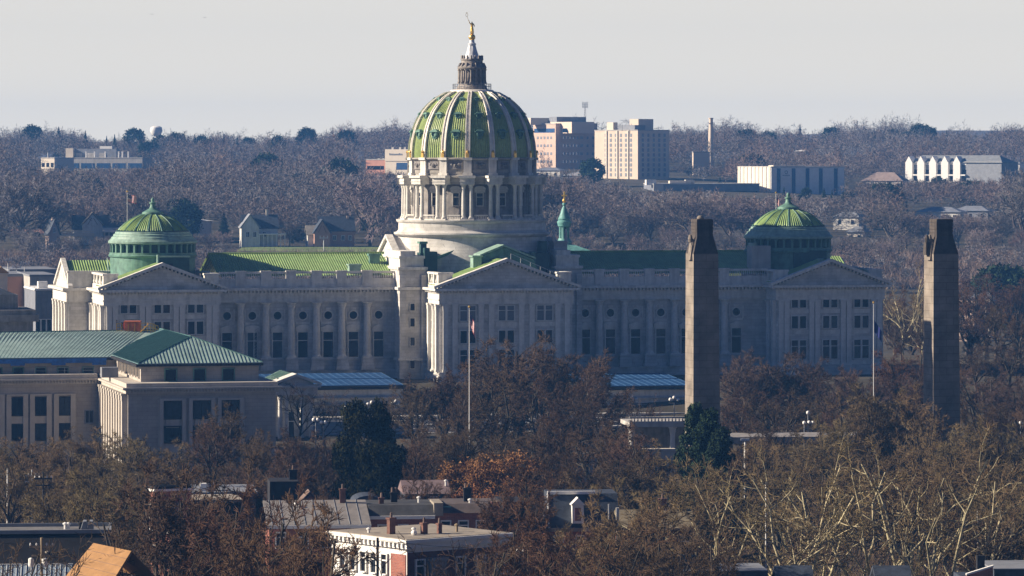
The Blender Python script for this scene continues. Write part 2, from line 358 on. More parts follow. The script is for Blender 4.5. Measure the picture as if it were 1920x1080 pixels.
# roof vents and a hatch on the left wing's roof
for px, py in ((697,487),(706,487)):
    q = C.U(px,-6); m = MB(); m.box(q-.5,q+.5,-6.6,-5.4,zz(28.5),zz(30.6)); m.box(q-.75,q+.75,-6.9,-5.1,zz(30.6),zz(31.0)); m.build('roof_vent', copper, cap)
q = C.U(664,-11); m = MB(); m.frust(q-1.1,q+1.1,-12,-9.5,zz(27),q-1.1,q+1.1,-11.9,-10.6,zz(29.0)); m.box(q-1.3,q+1.3,-12.2,-9.6,zz(28.9),zz(29.15)); m.build('roof_hatch', copper_pale, cap)

blind_dim = M('lowered_blind', (.13,.135,.15), .5, .3, .8, .4)
def pavilion(uc, hw, vf, vb, zc, apex, rows, pairs, pil, side=True, nside=4, sidewin=False):
    """pedimented block: rows = [(sill, height, style)], pairs and pilasters in u from the centre"""
    m = MB(); m.box(uc-hw,uc+hw,vf,vb,-7,zz(22.0)); m.build('pavilion_wall', stone, cap)
    e = MB(); h0, h1 = uc-hw, uc+hw
    e.box(h0-.25,h1+.25,vf-.35,vb,zz(22.0),zz(zc-.5)); e.box(h0-.4,h1+.4,vf-.5,vb,zz(22.75),zz(22.95)); dentils(e,h0,h1,vf-.35,zz(zc-.5),zz(zc-.1),.6,.5)
    e.box(h0-.25,h1+.25,vf-.35,vb,zz(zc-.5),zz(zc-.1)); e.box(h0-1.25,h1+1.25,vf-1.35,vb,zz(zc-.1),zz(zc+.35))
    for j in range(int((vb-vf)/.8)): e.box(h0-.75,h0-.25,vf+j*.8,vf+j*.8+.4,zz(zc-.5),zz(zc-.1))
    e.build('cornice', stone_trim, cap)
    ty = MB(); ty.prism([(h0-.2,zz(zc+.35)),(h1+.2,zz(zc+.35)),(uc,zz(apex-.3))],'y',vf-.1,vf+1.6); ty.build('tympanum', stone, cap)
    W = hw+1.35; t = .62; rk = MB()
    for sgn in (-1,1):
        rk.prism([(uc+sgn*W,zz(zc+.35)),(uc,zz(apex+.0)),(uc,zz(apex+t)),(uc+sgn*(W+.1),zz(zc+.35+.45))],'y',vf-1.35,vf+.6)
        for k in range(int(hw*1.6)):
            f = (k+.5)/int(hw*1.6); x = uc+sgn*W*(1-f); z = zc+.35+(apex-zc-.35)*f
            rk.box(x-.14,x+.14,vf-1.0,vf-.1,zz(z-.38),zz(z))
    rk.build('raking_cornice', stone_trim, cap)
    # roof behind the pediment
    r = MB(); vb2 = vf+ (vb-vf)*.62
    for sgn in (-1,1):
        n = int((vb2-vf-.6)/.45)*4; vs = []; fs = []
        for i in range(n+1):
            v = vf+.6+(vb2-vf-.6)*i/n; dz = .08*cos(2*pi*i/4)
            vs += [(uc, v, zz(apex+.3)+dz), (uc+sgn*(hw+.2), v, zz(zc+.9)+dz)]
        for i in range(n): fs.append((2*i,2*i+1,2*i+3,2*i+2) if sgn<0 else (2*i,2*i+2,2*i+3,2*i+1))
        r.add(vs,fs)
    r.build('tiled_roof', tile, cap)
    # attic parapets beside the gable
    zp = zc+3.3
    for sgn in (-1,1):
        pr = MB()
        x0, x1 = (h0-.1, h0+2.6) if sgn<0 else (h1-2.6, h1+.1)
        pr.box(x0,x1,vf+1.0,vf+2.2,zz(zc+.35),zz(zp-.35)); pr.box(x0-.15,x1+.15,vf+.85,vf+2.35,zz(zp-.35),zz(zp))
        xa = h0-.1 if sgn<0 else h1-.9
        pr.box(xa,xa+1.0,vf+2.2,vb-.2,zz(zc+.35),zz(zc+1.2)); pr.box(xa-.1,xa+1.1,vf+2.2,vb-.2,zz(zp-.4),zz(zp-.02))
        k = int((vb-vf-2.5)/1.5)
        for j in range(k):
            yv = vf+2.5+j*1.5
            if sgn<0 and (j%3!=2): pr.lathe([(.3,zz(zc+1.2)),(.42,zz(zc+1.6)),(.22,zz(zc+2.3)),(.3,zz(zp-.4))],8,xa+.45,yv,cap=False)
            else: pr.box(xa,xa+1.0,yv-.4,yv+.4,zz(zc+1.2),zz(zp-.4))
        pr.build('parapet', stone_trim, cap)
    for (sill,h,st) in rows:
        for p in pairs:
            sp = MB()
            for d in (-.82,.82): window(cap, uc+p+d, vf, zz(sill), 1.25 if h<2.6 else 1.3, h, style=st, pm=blind_dim if (abs(uc)<1 and sill>18) else None)
            sp.box(uc+p-2.0,uc+p+2.0,vf-.1,vf+.05,zz(sill)-1.1,zz(sill)-.3); sp.build('spandrel_panel', stone_trim, cap)
    for p in pil: column(cap, uc+p, vf+.1, zz(9.3), zz(22.0), .48, name='pilaster', sq=True)
    g = MB(); g.box(h0-.6,h1+.6,vf-1.1,vb,-7,zz(8.6)); g.box(h0-.3,h1+.3,vf-.75,vb,zz(8.6),zz(9.3)); g.build('plinth', stone, cap)
    if side:
        L = vb-vf
        for k in range(nside):
            v = vf+ .9+ k*(L-2.0)/max(1,nside-1); column(cap, h0-.15, v, zz(9.3), zz(22.0), .55, name='side_pilaster', sq=(k%2==0))
            if sidewin and k<nside-1:
                for (sill,h,st) in rows: window(cap, h0, v+(L-2.0)/(nside-1)/2, zz(sill), .9, h, face='left')
rowsP = [(20.5,1.55,'plain'),(16.5,2.35,'plain'),(10.6,3.6,'transom')]
for uc in (-63.8, 66.2):
    pavilion(uc, 10.75, -21, -3, 24.5, 29.3, rowsP, (-6.3,0,6.3), (-9.9,-8.8,-3.75,-2.6,2.6,3.75,8.8,9.9), nside=5)
pavilion(-.05, 12.7, -30, -13.5, 24.6, 30.0, [(18.9,2.75,'transom'),(14.7,2.3,'plain'),(10.2,3.2,'transom')], (-7.4,0,7.4), (-11.7,-9.9,-4.9,-2.9,2.9,4.9,9.9,11.7), nside=5, sidewin=True)
# end wings, their gables facing sideways
for sgn in (-1,1):
    ua, ub = (-79, -54) if sgn<0 else (54, 77.5)
    m = MB(); m.box(ua,ub,-3,17.5,-7,zz(24.2)); 
    ue = ua if sgn<0 else ub
    m.prism([(-3,zz(24.7)),(17.5,zz(24.7)),(7.2,zz(29.4))],'x',min(ue,ue-sgn*.8),max(ue,ue-sgn*.8)); m.build('end_wall', stone, cap)
    e = MB(); e.box(ua-.5,ub+.5,-3.6,18,zz(22.1),zz(24.2)); e.box(ua-1.3,ub+1.3,-4.4,18.8,zz(24.2),zz(24.7))
    for a_, b_ in () if sgn>0 else (((-4.4,24.7),(7.2,29.6)),((18.8,24.7),(7.2,29.6))):
        e.prism([(a_[0],zz(a_[1])),(b_[0],zz(b_[1])),(b_[0],zz(b_[1]+.6)),(a_[0],zz(a_[1]+.5))],'x',ue-.3 if sgn<0 else ue-.6, ue+.6 if sgn<0 else ue+1.3)
    e.box(ua-.2,ub,-3.4,-2.2,zz(24.7),zz(27.6)); e.box(ua-.35,ub,-3.55,-2.05,zz(27.6),zz(27.95)); e.build('cornice', stone_trim, cap)
    r = MB()
    for s2,v0 in ((1,-2.2),(-1,16.6)):
        n = int((ub-ua-1)/.5)*4; vs=[]; fs=[]
        for i in range(n+1):
            u = ua+.6+(ub-ua-1.2)*i/n; dz=.09*cos(2*pi*i/4); vs += [(u,v0,zz(25.6)+dz),(u,7.2,zz(29.7)+dz)]
        for i in range(n): fs.append((2*i,2*i+2,2*i+3,2*i+1) if s2>0 else (2*i,2*i+1,2*i+3,2*i+2))
        r.add(vs,fs)
    r.build('tiled_roof', tile, cap)
    for k in range(5): column(cap, ua-.1 if sgn<0 else ub+.1, -2+k*4.6, zz(9.3), zz(22.1), .6, name='side_pilaster', sq=True)
    sc_ = MB(); u2 = C.U(205,-2) if sgn<0 else 70
    if sgn<0: sc_.tube((u2,-3,zz(25)),(u2+.3,3,zz(30.2)),.12); sc_.build('roof_pole', copper_pale, cap)
# stair towers beside the central block
for ua, ub, vf in ((-18.2,-12.9,-18.4),(12.9,18.0,-16)):
    m = MB(); m.box(ua,ub,vf,0,-7,zz(28.2)); m.box(ua-.0,ua+1.3,vf-.5,vf,-7,zz(27.2)); m.box(ub-1.1,ub,vf-.5,vf,-7,zz(27.2)); m.build('stair_tower', stone, cap)
    e = MB(); e.box(ua-.4,ub+.3,vf-.9,0,zz(24.4),zz(24.9)); e.box(ua-.25,ub+.2,vf-.4,0,zz(28.2),zz(28.7)); e.box(ua+.2,ub-.5,vf+.3,0,zz(28.7),zz(30.3)); e.box(ua,ub-.3,vf,0,zz(30.3),zz(30.8))
    e.box(ua+.4,ub-2.0,vf+.8,-2,zz(30.8),zz(31.7)); e.build('tower_cornice', stone_trim, cap); MB().box(ua-.3,ub+.2,vf-.75,0,zz(11.0),zz(11.4)).build('string_course', stone_trim, cap)
    for py in (584,614,650,693):
        z = 50-(py-290)*.1005; window(cap, (ua+ub)/2-.1, vf, zz(z), .85, 1.55 if py!=584 else 1.3)
m = MB(); m.box(14.2,16.9,-9,-5,zz(30.8),zz(33.0)); m.box(14.0,17.1,-9.2,-4.8,zz(33.0),zz(33.3)); m.build('attic_block', stone, cap)
for u_ in (14.4, 16.8): MB().lathe([(.3,0),(.34,.5),(.22,1.2),(.26,1.5),(.12,2.3)],8).build('roof_urn', stone_trim, cap, loc=(u_,-8.2,zz(33.3)))
# crossing: two gabled blocks under the drum
m = MB(); m.prism([(-10.6,0),(10.6,0),(10.6,zz(29.6)),(0,zz(33.6)),(-10.6,zz(29.6))],'y',-12.5,12.5)
m.prism([(-9,0),(9,0),(9,zz(30.2)),(0,zz(34.0)),(-9,zz(30.2))],'x',-16.6,16.6); m.box(-15,15,-13.5,13.5,-7,zz(28)); m.build('crossing_gable', stone, cap)
e = MB()
for s_ in (-1,1):
    e.prism([(s_*11.2,zz(29.4)),(0,zz(33.6)),(0,zz(34.15)),(s_*11.4,zz(29.9))],'y',-13.0,-11.9)
e.build('gable_coping', copper, cap)
e = MB()
for s_ in (-1,1): e.prism([(s_*9.6,zz(29.9)),(0,zz(34.0)),(0,zz(34.6)),(s_*9.8,zz(30.5))],'x',-17.2,-15.8)
e.build('gable_coping', stone_trim, cap)
# copper boxes and the skylight house on the central roof
def cbox(px0,px1,py0,py1,v,d,mat,name='roof_box'):
    u0,u1 = C.U(px0,v),C.U(px1,v); z1,z0 = C.Z(py0,u0,v),C.Z(py1,u0,v)
    return MB().box(u0,u1,v,v+d,z0,z1).build(name, mat, cap)
cbox(806,820,472,512,-15,4,copper_dark); cbox(796,806,465,508,-15.5,3,copper_dark); cbox(788,802,474,500,-14.6,3,copper_dark); cbox(789,800,454,476,-14,1.6,copper_dark,'flue'); cbox(787,802,453,457,-14.4,2.4,copper,'flue_cap')
cbox(998,1004,472,512,-15,3,copper); cbox(1004,1030,474,512,-14.5,4,copper_dark); cbox(1014,1026,452,474,-13,3,copper_dark)
v = -21; P = [(903,508),(903,481),(944,463),(1000,487),(1010,508)]
pp = [(C.U(a_,v), C.Z(b_,0,v)) for a_,b_ in P]
MB().prism(pp,'y',v,v+5).build('skylight_house', copper, cap)
pp2 = [(pp[1][0]-.4,pp[1][1]+.05),(pp[2][0],pp[2][1]+.05),(pp[3][0]+.4,pp[3][1]+.05),(pp[3][0]+.4,pp[3][1]+.4),(pp[2][0],pp[2][1]+.45),(pp[1][0]-.4,pp[1][1]+.4)]
MB().prism(pp2,'y',v-.5,v+5.5).build('skylight_roof', copper_pale, cap)
u0,u1 = C.U(888,-23),C.U(902,-23); z0,z1 = C.Z(505,0,-23),C.Z(482,0,-23)
m = MB()
for i in range(5):
    x = u0+(u1-u0)*i/4; m.box(x-.06,x+.06,-23.06,-22.94,z0,z1)
m.box(u0,u1,-22.5,-20,z0,z1); m.box(u0-.3,u1+.3,-23.3,-20,z1,z1+.3); m.box(u0,u1,-23.06,-22.94,z0,z0+.2); m.build('roof_access', copper_pale, cap)
m = MB(); 
for i in range(6): x = 1+i*1.9; z = 30.6-abs(x-.3)*.43; m.tube((x,-29.3,zz(z-.4)),(x,-29.3,zz(z+1.1)),.05,n=4)
m.tube((1,-29.3,zz(31.4)),(10.5,-29.3,zz(27.3)),.04,n=4); m.build('roof_railing', metal_white, cap)
# ------------------------------------------------------------------ main dome
def zy(py): return zz(50-(py-290)*.10375)
PA = radians(-90-3.4-13)                   # bearing of one rib in the capitol's own frame
def polar(r, k, n=16, off=0.): t = PA+2*pi*(k+off)/n; return r*cos(t), r*sin(t), t
k_ = .10375
MB().lathe([(15.6,zz(24.7)),(15.2,zy(478)),(14.5,zy(466)),(14.3,zy(450)),(14.35,zy(443)),(14.9,zy(441)),(15.2,zy(438)),(15.2,zy(435)),(14.7,zy(434)),(14.5,zy(432)),(14.3,zy(430)),(14.3,zy(417)),(14.55,zy(416)),(14.75,zy(413)),(14.75,zy(411)),(11,zy(411))],64).build('drum_base', stone, cap, smooth=True)
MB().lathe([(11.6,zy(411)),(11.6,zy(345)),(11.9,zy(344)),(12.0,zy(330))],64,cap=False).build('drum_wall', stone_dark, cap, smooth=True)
for k in range(16):
    x,y,t = polar(11.6,k,off=.5)
    window(cap, x, y, zy(384), 1.15, 2.35, face=t+pi/2, style='arc', fm=stone)
    # entablature block over each pair, with its pair of columns
    x,y,t = polar(13.25,k)
    m = MB(); hw_ = 1.35
    m.box(-hw_,hw_,-1.1,1.6,zy(345),zy(333)); m.box(-hw_-.25,hw_+.25,-1.45,1.9,zy(333),zy(328.6)); m.box(-hw_-.1,hw_+.1,-1.2,1.6,zy(340),zy(339)); m.box(-hw_,hw_,-1.0,1.6,zy(411),zy(408.5))
    o = m.build('entablature_block', stone_trim, cap, loc=(x,y,0), rz=t+pi/2)
    for d in (-.72,.72):
        cx = 13.35*cos(t)-d*sin(t); cy = 13.35*sin(t)+d*cos(t); column(cap, cx, cy, zy(408.5), zy(345), .38, stone_trim)
    m = MB(); rail(m,-2.6+1.3,2.6-1.3,-.12,.12,zy(411),zy(401),pitch=.3,r=.09)
    x,y,t2 = polar(13.55,k,off=.5); m.build('balustrade', stone_trim, cap, loc=(x,y,0), rz=t2+pi/2)
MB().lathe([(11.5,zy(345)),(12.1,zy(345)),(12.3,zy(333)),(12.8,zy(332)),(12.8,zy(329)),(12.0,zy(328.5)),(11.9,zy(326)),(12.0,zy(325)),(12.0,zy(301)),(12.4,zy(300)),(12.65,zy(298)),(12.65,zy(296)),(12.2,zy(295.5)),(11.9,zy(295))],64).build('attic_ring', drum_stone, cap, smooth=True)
for k in range(16):
    x,y,t = polar(12.0,k)
    m = MB(); m.box(-.75,.75,-.55,.4,zy(325.5),zy(300)); m.box(-.95,.95,-.75,.4,zy(328.4),zy(324)); m.box(-.9,.9,-.9,.4,zy(300),zy(295.3)); m.build('attic_pier', stone_trim, cap, loc=(x,y,0), rz=t+pi/2)
    x,y,t = polar(11.95,k,off=.5)
    m = MB(); m.box(-1.2,1.2,-.2,.2,zy(316),zy(303)); m.box(-1.35,1.35,-.28,.2,zy(317),zy(316)); m.box(-1.35,1.35,-.28,.2,zy(303),zy(302))
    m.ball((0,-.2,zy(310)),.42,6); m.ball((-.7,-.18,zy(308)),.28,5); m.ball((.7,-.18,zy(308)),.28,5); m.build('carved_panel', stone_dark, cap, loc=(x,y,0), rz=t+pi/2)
DP = [(117.2,296),(117,284),(115.5,268.5),(112.5,254),(108,239),(101.5,224),(92.5,209),(82.5,198),(69.5,187),(56,179),(43,172.5)]
def drad(py):
    for (r0,y0),(r1,y1) in zip(DP,DP[1:]):
        if y1 <= py <= y0: return (r0+(r1-r0)*(py-y0)/(y1-y0))*k_
    return DP[-1][0]*k_
prof = [(drad(y_)-.12, zy(y_)) for y_ in np.linspace(296,172.6,40)]
NR = 16*10
MB().lathe(prof, NR*5, mod=lambda t,z: .085*cos((t-PA)*NR)*min(1,(zy(172)-z)/4+.2), cap=False).build('dome_shell', tile_dome, cap, smooth=True)
# ribs: one built in its own frame, then copied round
rm = MB()
ysr = np.linspace(296,171.5,26)
for d0,d1,h_ in ((-.50,.50,.20),(-.50,-.28,.38),(.28,.50,.38)):
    vs=[]; fs=[]
    for y_ in ysr:
        r = drad(max(172.6,y_)); f = .45+.55*r/(117*k_); yn=max(172.5,y_-1.5); r2=drad(yn)
        nx, nz = zy(yn)-zy(y_)+1e-6, (r-r2); L_ = sqrt(nx*nx+nz*nz); nx/=L_; nz/=L_
        for dd,hh in ((d0,-.2),(d0,h_),(d1,h_),(d1,-.2)): vs.append((dd*f, -(r+hh*nx), zy(y_)+hh*nz))
    for i in range(len(ysr)-1):
        for j in range(4): fs.append((i*4+j,i*4+(j+1)%4,i*4+4+(j+1)%4,i*4+4+j))
    rm.add(vs,fs)
rme = rm.mesh('dome_rib', rib_m)
gm = MB(); gm.box(-.3,.3,-.25,.25,0,.9); gm.ball((0,-.1,1.15),.32,6); gme = gm.mesh('rib_foot', gold)
def dormer_mesh(s):
    m = MB(); n = 12
    m.lathe([(.62*s,-.3),(.66*s,.55*s),(.5*s,.62*s),(.44*s,.5*s)],n,cap=False); m.lathe([(.46*s,.3),(.46*s,.36*s)],n)
    v = []
    for (x,y,z) in m.v: v.append((x,-z,y))
    m.v = v
    m.box(-.95*s,.95*s,-.75*s,.3,.42*s,.62*s); m.frust(-.75*s,.75*s,-.62*s,.3,.62*s,-.3*s,.3*s,-.4*s,.2,.95*s)
    m.box(-.95*s,-.62*s,-.5*s,.3,.2*s,.45*s); m.box(.62*s,.95*s,-.5*s,.3,.2*s,.45*s); m.frust(-.3*s,.3*s,-.4*s,.3,-.95*s,-.6*s,.6*s,-.5*s,.3,-.55*s)
    return m.mesh('dormer', copper)
DM = [dormer_mesh(s) for s in (1.0,.80,.60)]
for k in range(16):
    t = PA+2*pi*k/16
    rb = link('dome_rib', rme, cap, (0,0,0), t+pi/2)
    x,y,_ = polar(drad(293)+.35,k); link('rib_foot', gme, rb, (0,-(drad(293)+.35),zy(296)))
    for dm,py in zip(DM,(252,218,188)):
        t2 = PA+2*pi*(k+.5)/16; r = drad(py)-.15
        link('dormer', dm, cap, (r*cos(t2), r*sin(t2), zy(py)), t2+pi/2)
# lantern
MB().lathe([(43*k_,zy(174)),(41*k_,zy(170)),(38*k_,zy(168.5)),(31*k_,zy(168))],48).build('dome_collar', rib_m, cap, smooth=True)
m = MB(); r = 36*k_
for i in range(40): t=2*pi*i/40; m.tube((r*cos(t),r*sin(t),zy(168)),(r*cos(t),r*sin(t),zy(157.5)),.035,n=4)
for z in (zy(157.5),zy(162)):
    for i in range(40): t=2*pi*i/40; t3=2*pi*(i+1)/40; m.tube((r*cos(t),r*sin(t),z),(r*cos(t3),r*sin(t3),z),.04,n=4)
m.build('gallery_railing', grey, cap)
la = MB().lathe([(30*k_,zy(168)),(26*k_,zy(160)),(24.5*k_,zy(158)),(22*k_,zy(157)),(21*k_,zy(131)),(26*k_,zy(130)),(27.5*k_,zy(127.5)),(27*k_,zy(126)),(22*k_,zy(122)),(20.5*k_,zy(120)),(20*k_,zy(114)),(21.5*k_,zy(112)),(20*k_,zy(110)),(15*k_,zy(110))],32).build('lantern', lantern_m, cap, smooth=True)
for i in range(16):
    t = PA+2*pi*i/16; column(la, 24.8*k_*cos(t), 24.8*k_*sin(t), zy(157), zy(130), .2, lantern_m)
    x,y=19.5*k_*cos(t),19.5*k_*sin(t); MB().lathe([(.22,0),(.16,.5),(.2,.6),(.1,.85)],6).build('finial', lantern_m, la, loc=(x,y,zy(112)))
    m = MB(); m.frust(-.14,.14,-.5,.3,zy(126),-.1,.1,-.1,.3,zy(118)); m.build('scroll_bracket', lantern_m, la, loc=(22.5*k_*cos(t),22.5*k_*sin(t),0), rz=t+pi/2)
MB().lathe([(16.5*k_,zy(111)),(13.5*k_,zy(106)),(10.5*k_,zy(99)),(8.3*k_,zy(92)),(6.8*k_,zy(86)),(6.4*k_,zy(84))],24,mod=lambda t,z:.05*cos(8*t)).build('spire', silver, cap, smooth=True)
MB().lathe([(6.2*k_,zy(85)),(7.6*k_,zy(84.5)),(7.8*k_,zy(81.5)),(6*k_,zy(81)),(4.6*k_,zy(79)),(4.8*k_,zy(75))],16).build('spire_cap', silver, cap, smooth=True)
st = MB().ball((0,0,zy(69.8)),6.4*k_,14).build('gold_ball', gold, cap, smooth=True)
# the gilded figure: one skinned body, arm raised with a wreathed staff
def skin(name, P, E, R, mat, parent, loc, sub=2, rz=0):
    me = bpy.data.meshes.new(name); me.from_pydata(P, E, []); o = bpy.data.objects.new(name, me); COL.objects.link(o)
    o.parent = parent; o.location = loc; o.rotation_euler = (0,0,rz)
    md = o.modifiers.new('s','SKIN'); sk = me.skin_vertices[0].data
    for i,rr in enumerate(R): sk[i].radius = (rr,rr) if not isinstance(rr,tuple) else rr
    sk[0].use_root = True; md.use_smooth_shade = True
    s2 = o.modifiers.new('u','SUBSURF'); s2.levels = s2.render_levels = sub
    dg = bpy.context.evaluated_depsgraph_get(); em = bpy.data.meshes.new_from_object(o.evaluated_get(dg)); em.materials.clear(); em.materials.append(mat)
    o.modifiers.clear(); o.data = em; return o
P = [(0,0,1.15),(0,0,1.45),(0,0,1.75),(0,0,2.0),(0,0,2.18),(0,0,2.42),  # pelvis..head
     (-.3,0,1.95),(-.5,0,2.25),(-.62,0,2.62),(-.66,0,2.75),              # arm raised
     (.3,0,1.93),(.45,-.08,1.6),(.42,-.3,1.38),
     (-.12,0,.95),(-.14,-.05,.5),(-.13,0,.12),(.14,0,.95),(.2,.1,.5),(.16,.12,.1)]
E = [(0,1),(1,2),(2,3),(3,4),(4,5),(3,6),(6,7),(7,8),(8,9),(3,10),(10,11),(11,12),(0,13),(13,14),(14,15),(0,16),(16,17),(17,18)]
R = [.26,.22,.27,.24,.09,.15,.12,.09,.06,.05,.12,.09,.06,.2,.17,.12,.2,.18,.13]
fig = skin('statue', P, E, R, gold, cap, (0,0,zy(63.8)), rz=-.1)
robe = MB().lathe([(.30,.02),(.36,.3),(.30,.7),(.27,1.1),(.25,1.35)],12,mod=lambda t,z:.045*cos(5*t+z*3)).build('robe', gold, fig, smooth=True)
m = MB(); m.tube((-.62,0,2.5),(-.95,0,3.35),.035,n=5); c0 = Vector((-1.02,0,3.72))
for i in range(14):
    t=2*pi*i/14; t3=2*pi*(i+1)/14; m.tube(c0+Vector((.2*cos(t),0,.34*sin(t))),c0+Vector((.2*cos(t3),0,.34*sin(t3))),.045,n=4)
m.tube((-1.2,0,4.15),(-.85,0,4.15),.045,n=4); m.tube((-1.02,0,4.05),(-1.02,0,4.2),.03,n=4); m.build('wreath_staff', gold, fig)
# ------------------------------------------------------------------ the two wing domes
def wing_dome(uc, vc, dy):
    s_ = (C.oy+uc*C.s+vc*C.c)/F; zf = lambda py: zz(50-(py+dy-290)*s_)
    R = lambda p: p*s_
    d = thing('wing_dome', None, None); d.parent = cap; d.location = (uc,vc,0)
    def part(o, n, m, **k): return o.build(n, m, d, **k)
    part(MB().lathe([(R(79),zf(522)),(R(79),zf(482))],48,mod=lambda t,z:.05*(1 if cos(44*t)>.7 else 0)),'drum_base',copper)
    part(MB().lathe([(R(78),zf(483)),(R(82),zf(481)),(R(83),zf(478)),(R(81),zf(476)),(R(81),zf(473)),(R(76),zf(472.5))],48),'drum_ledge',copper,smooth=True)
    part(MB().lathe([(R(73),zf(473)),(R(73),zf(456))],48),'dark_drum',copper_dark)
    me = None
    for i in range(32):
        t = 2*pi*i/32
        if me is None: mm = MB(); mm.box(-.18,.18,-.2,.45,zf(473),zf(457)); mm.box(-.26,.26,-.28,.45,zf(459),zf(457)); me = mm.mesh('drum_pier', copper)
        link('drum_pier', me, d, (R(78)*cos(t),R(78)*sin(t),0), t+pi/2)
        if i%4==0: pass
    part(MB().lathe([(R(72),zf(457)),(R(80),zf(457)),(R(83),zf(455.5)),(R(83.5),zf(452)),(R(81.5),zf(450)),(R(78),zf(447)),(R(77),zf(444)),(R(74),zf(442.5)),(R(73.5),zf(439)),(R(70.5),zf(437.5)),(R(70),zf(434.5)),(R(66),zf(433.5))],56),'stepped_ring',copper_pale,smooth=True)
    pr = [(66,434.5),(63.5,430),(59.5,425.5),(53,419.5),(46,414),(38,409),(29,405),(20,402)]
    ncol = 96
    part(MB().lathe([(R(a_),zf(b_)) for a_,b_ in pr],ncol*4,mod=lambda t,z:.085*cos(ncol*t),cap=False),'dome_shell',tile,smooth=True)
    for i in range(16):
        t = 2*pi*(i+.3)/16; mm = MB()
        for (a_,b_),(a2,b2) in zip(pr,pr[1:]): mm.tube((0,-R(a_)-.03,zf(b_)),(0,-R(a2)-.03,zf(b2)),.14,.13,n=5)
        if i==0: rme2 = mm.mesh('dome_rib', copper)
        link('dome_rib', rme2, d, (0,0,0), t)
    part(MB().lathe([(R(64),zf(434)),(R(68),zf(434)),(R(68),zf(432.5)),(R(65),zf(432))],48),'eave_ring',copper_dark)
    mm = MB()
    for i in range(48): t=2*pi*i/48; mm.box(R(67)*cos(t)-.09,R(67)*cos(t)+.09,R(67)*sin(t)-.09,R(67)*sin(t)+.09,zf(433),zf(430.5))
    part(mm,'eave_cresting',copper)
    part(MB().lathe([(R(20),zf(403)),(R(20.5),zf(400)),(R(20),zf(398)),(R(12),zf(394)),(R(7),zf(391)),(R(5),zf(387)),(R(4.5),zf(383)),(R(6.5),zf(381.5)),(R(6.5),zf(379.5)),(R(3.5),zf(379)),(R(3),zf(377)),(R(3.6),zf(375)),(R(2.6),zf(372.5)),(R(.6),zf(370))],20),'finial',copper,smooth=True)
    return d
wing_dome(-63.1,-4,0); wing_dome(62.9,-4,-9.5)
def cb(px0,px1,py0,py1,v,d,mat,name):
    u0,u1=C.U(px0,v),C.U(px1,v); z1,z0=C.Z(py0,u0,v),C.Z(py1,u0,v); return MB().box(u0,u1,v,v+d,z0,z1).build(name,mat,cap)
cb(299,355,483,517,-14.5,4,copper_dark,'stair_house'); cb(297,357,480.5,483,-14.8,4.5,copper_pale,'stair_house_roof'); cb(318,324,494,508,-14.6,.3,dark,'stair_house_window'); cb(295,298.5,478,500,-15,1,copper_pale,'stair_house_post')
cb(1410,1445,461,505,-13,3.5,concrete,'stair_house'); cb(1411,1419,456,461,-12.8,3,copper_pale,'stair_house_roof'); cb(1488,1550,470,505,-12.5,3,copper_dark,'stair_house')
m = MB(); q=C.U(1541,-19); m.lathe([(.5,0),(.55,.4),(.7,.5),(.4,.6)],10); m.build('roof_vent', copper_pale, cap, loc=(q,-18,zz(29.3)))
# ------------------------------------------------------------------ flags on poles
def flag_mesh(w_, h, ns=24, fall=.0):
    """a waving cloth of red and white bands with a blue canton: three meshes"""
    out = {}
    nx, nz = 26, 13
    def P(i,j):
        u = i/nx; x = u*w_*(1-fall*.78); z = -j/nz*h-fall*u*w_*.72
        return (x, .16*w_*sin(u*6+.6*j/nz)*(.4+u*.6)*.5, z)
    for i in range(nx):
        for j in range(nz):
            c = 'blue' if (i < nx*.4 and j < 7) else ('red' if j%2==0 else 'white')
            if c == 'blue' and (i+j)%3==1 and i%2==0: c = 'white'
            m = out.setdefault(c, MB()); th = .02
            q = [P(i,j),P(i+1,j),P(i+1,j+1),P(i,j+1)]
            m.add(q+[(x,y+th,z) for x,y,z in q], [(0,3,2,1),(4,5,6,7),(0,1,5,4),(1,2,6,5),(2,3,7,6),(3,0,4,7)])
    return out
def flagpole(px, ytop, ybase, Y, label, fh, fw, fall, yflag, parent_z=None, name='flagpole', blueonly=False, flip=False):
    zt, zb = wz(ytop,Y), (parent_z if parent_z is not None else wz(ybase,Y)); H = zt-zb
    t = thing(name, label, 'flagpole', (wx(px,Y),Y,zb))
    MB().lathe([(.09,0),(.065,H*.5),(.04,H-.2)],8).build('pole', metal_white, t)
    MB().ball((0,0,H-.1),.2,6).build('ball', gold, t)
    parts = flag_mesh(fw,fh,fall=fall)
    if blueonly:
        one = MB()
        for m in parts.values(): one.add(m.v, m.f)
        one.build('flag', flag_blue, t, loc=(.12,0,wz(yflag,Y)-zb)); return t
    for c,m in parts.items():
        if blueonly: mat = flag_blue if c!='white' else flag_white
        else: mat = {'red':flag_red,'white':flag_white,'blue':flag_blue}[c]
        o = m.build('flag' if c!='blue' else 'flag_canton', mat, t, loc=(.12,0,wz(yflag,Y)-zb)); o['label'] = {'red':'red bands of the flag','white':'white bands of the flag','blue':'dark blue field of the flag'}[c]
    return t
flagpole(880,574,900,640,'tall white flagpole with drooping striped flag in front of the central pediment',1.9,3.2,.97,584)
flagpole(1638,566,900,700,'white flagpole with drooping dark flag before the right domed wing',1.9,3.2,.8,600,blueonly=True)
flagpole(238.5,358,420,842,'slim flagpole with a waving flag rising left of the left wing dome',1.5,2.1,.25,364,parent_z=24)
flagpole(1455,360,400,858,'slim flagpole beside the finial of the right wing dome',1.4,2.1,.9,366,parent_z=25)
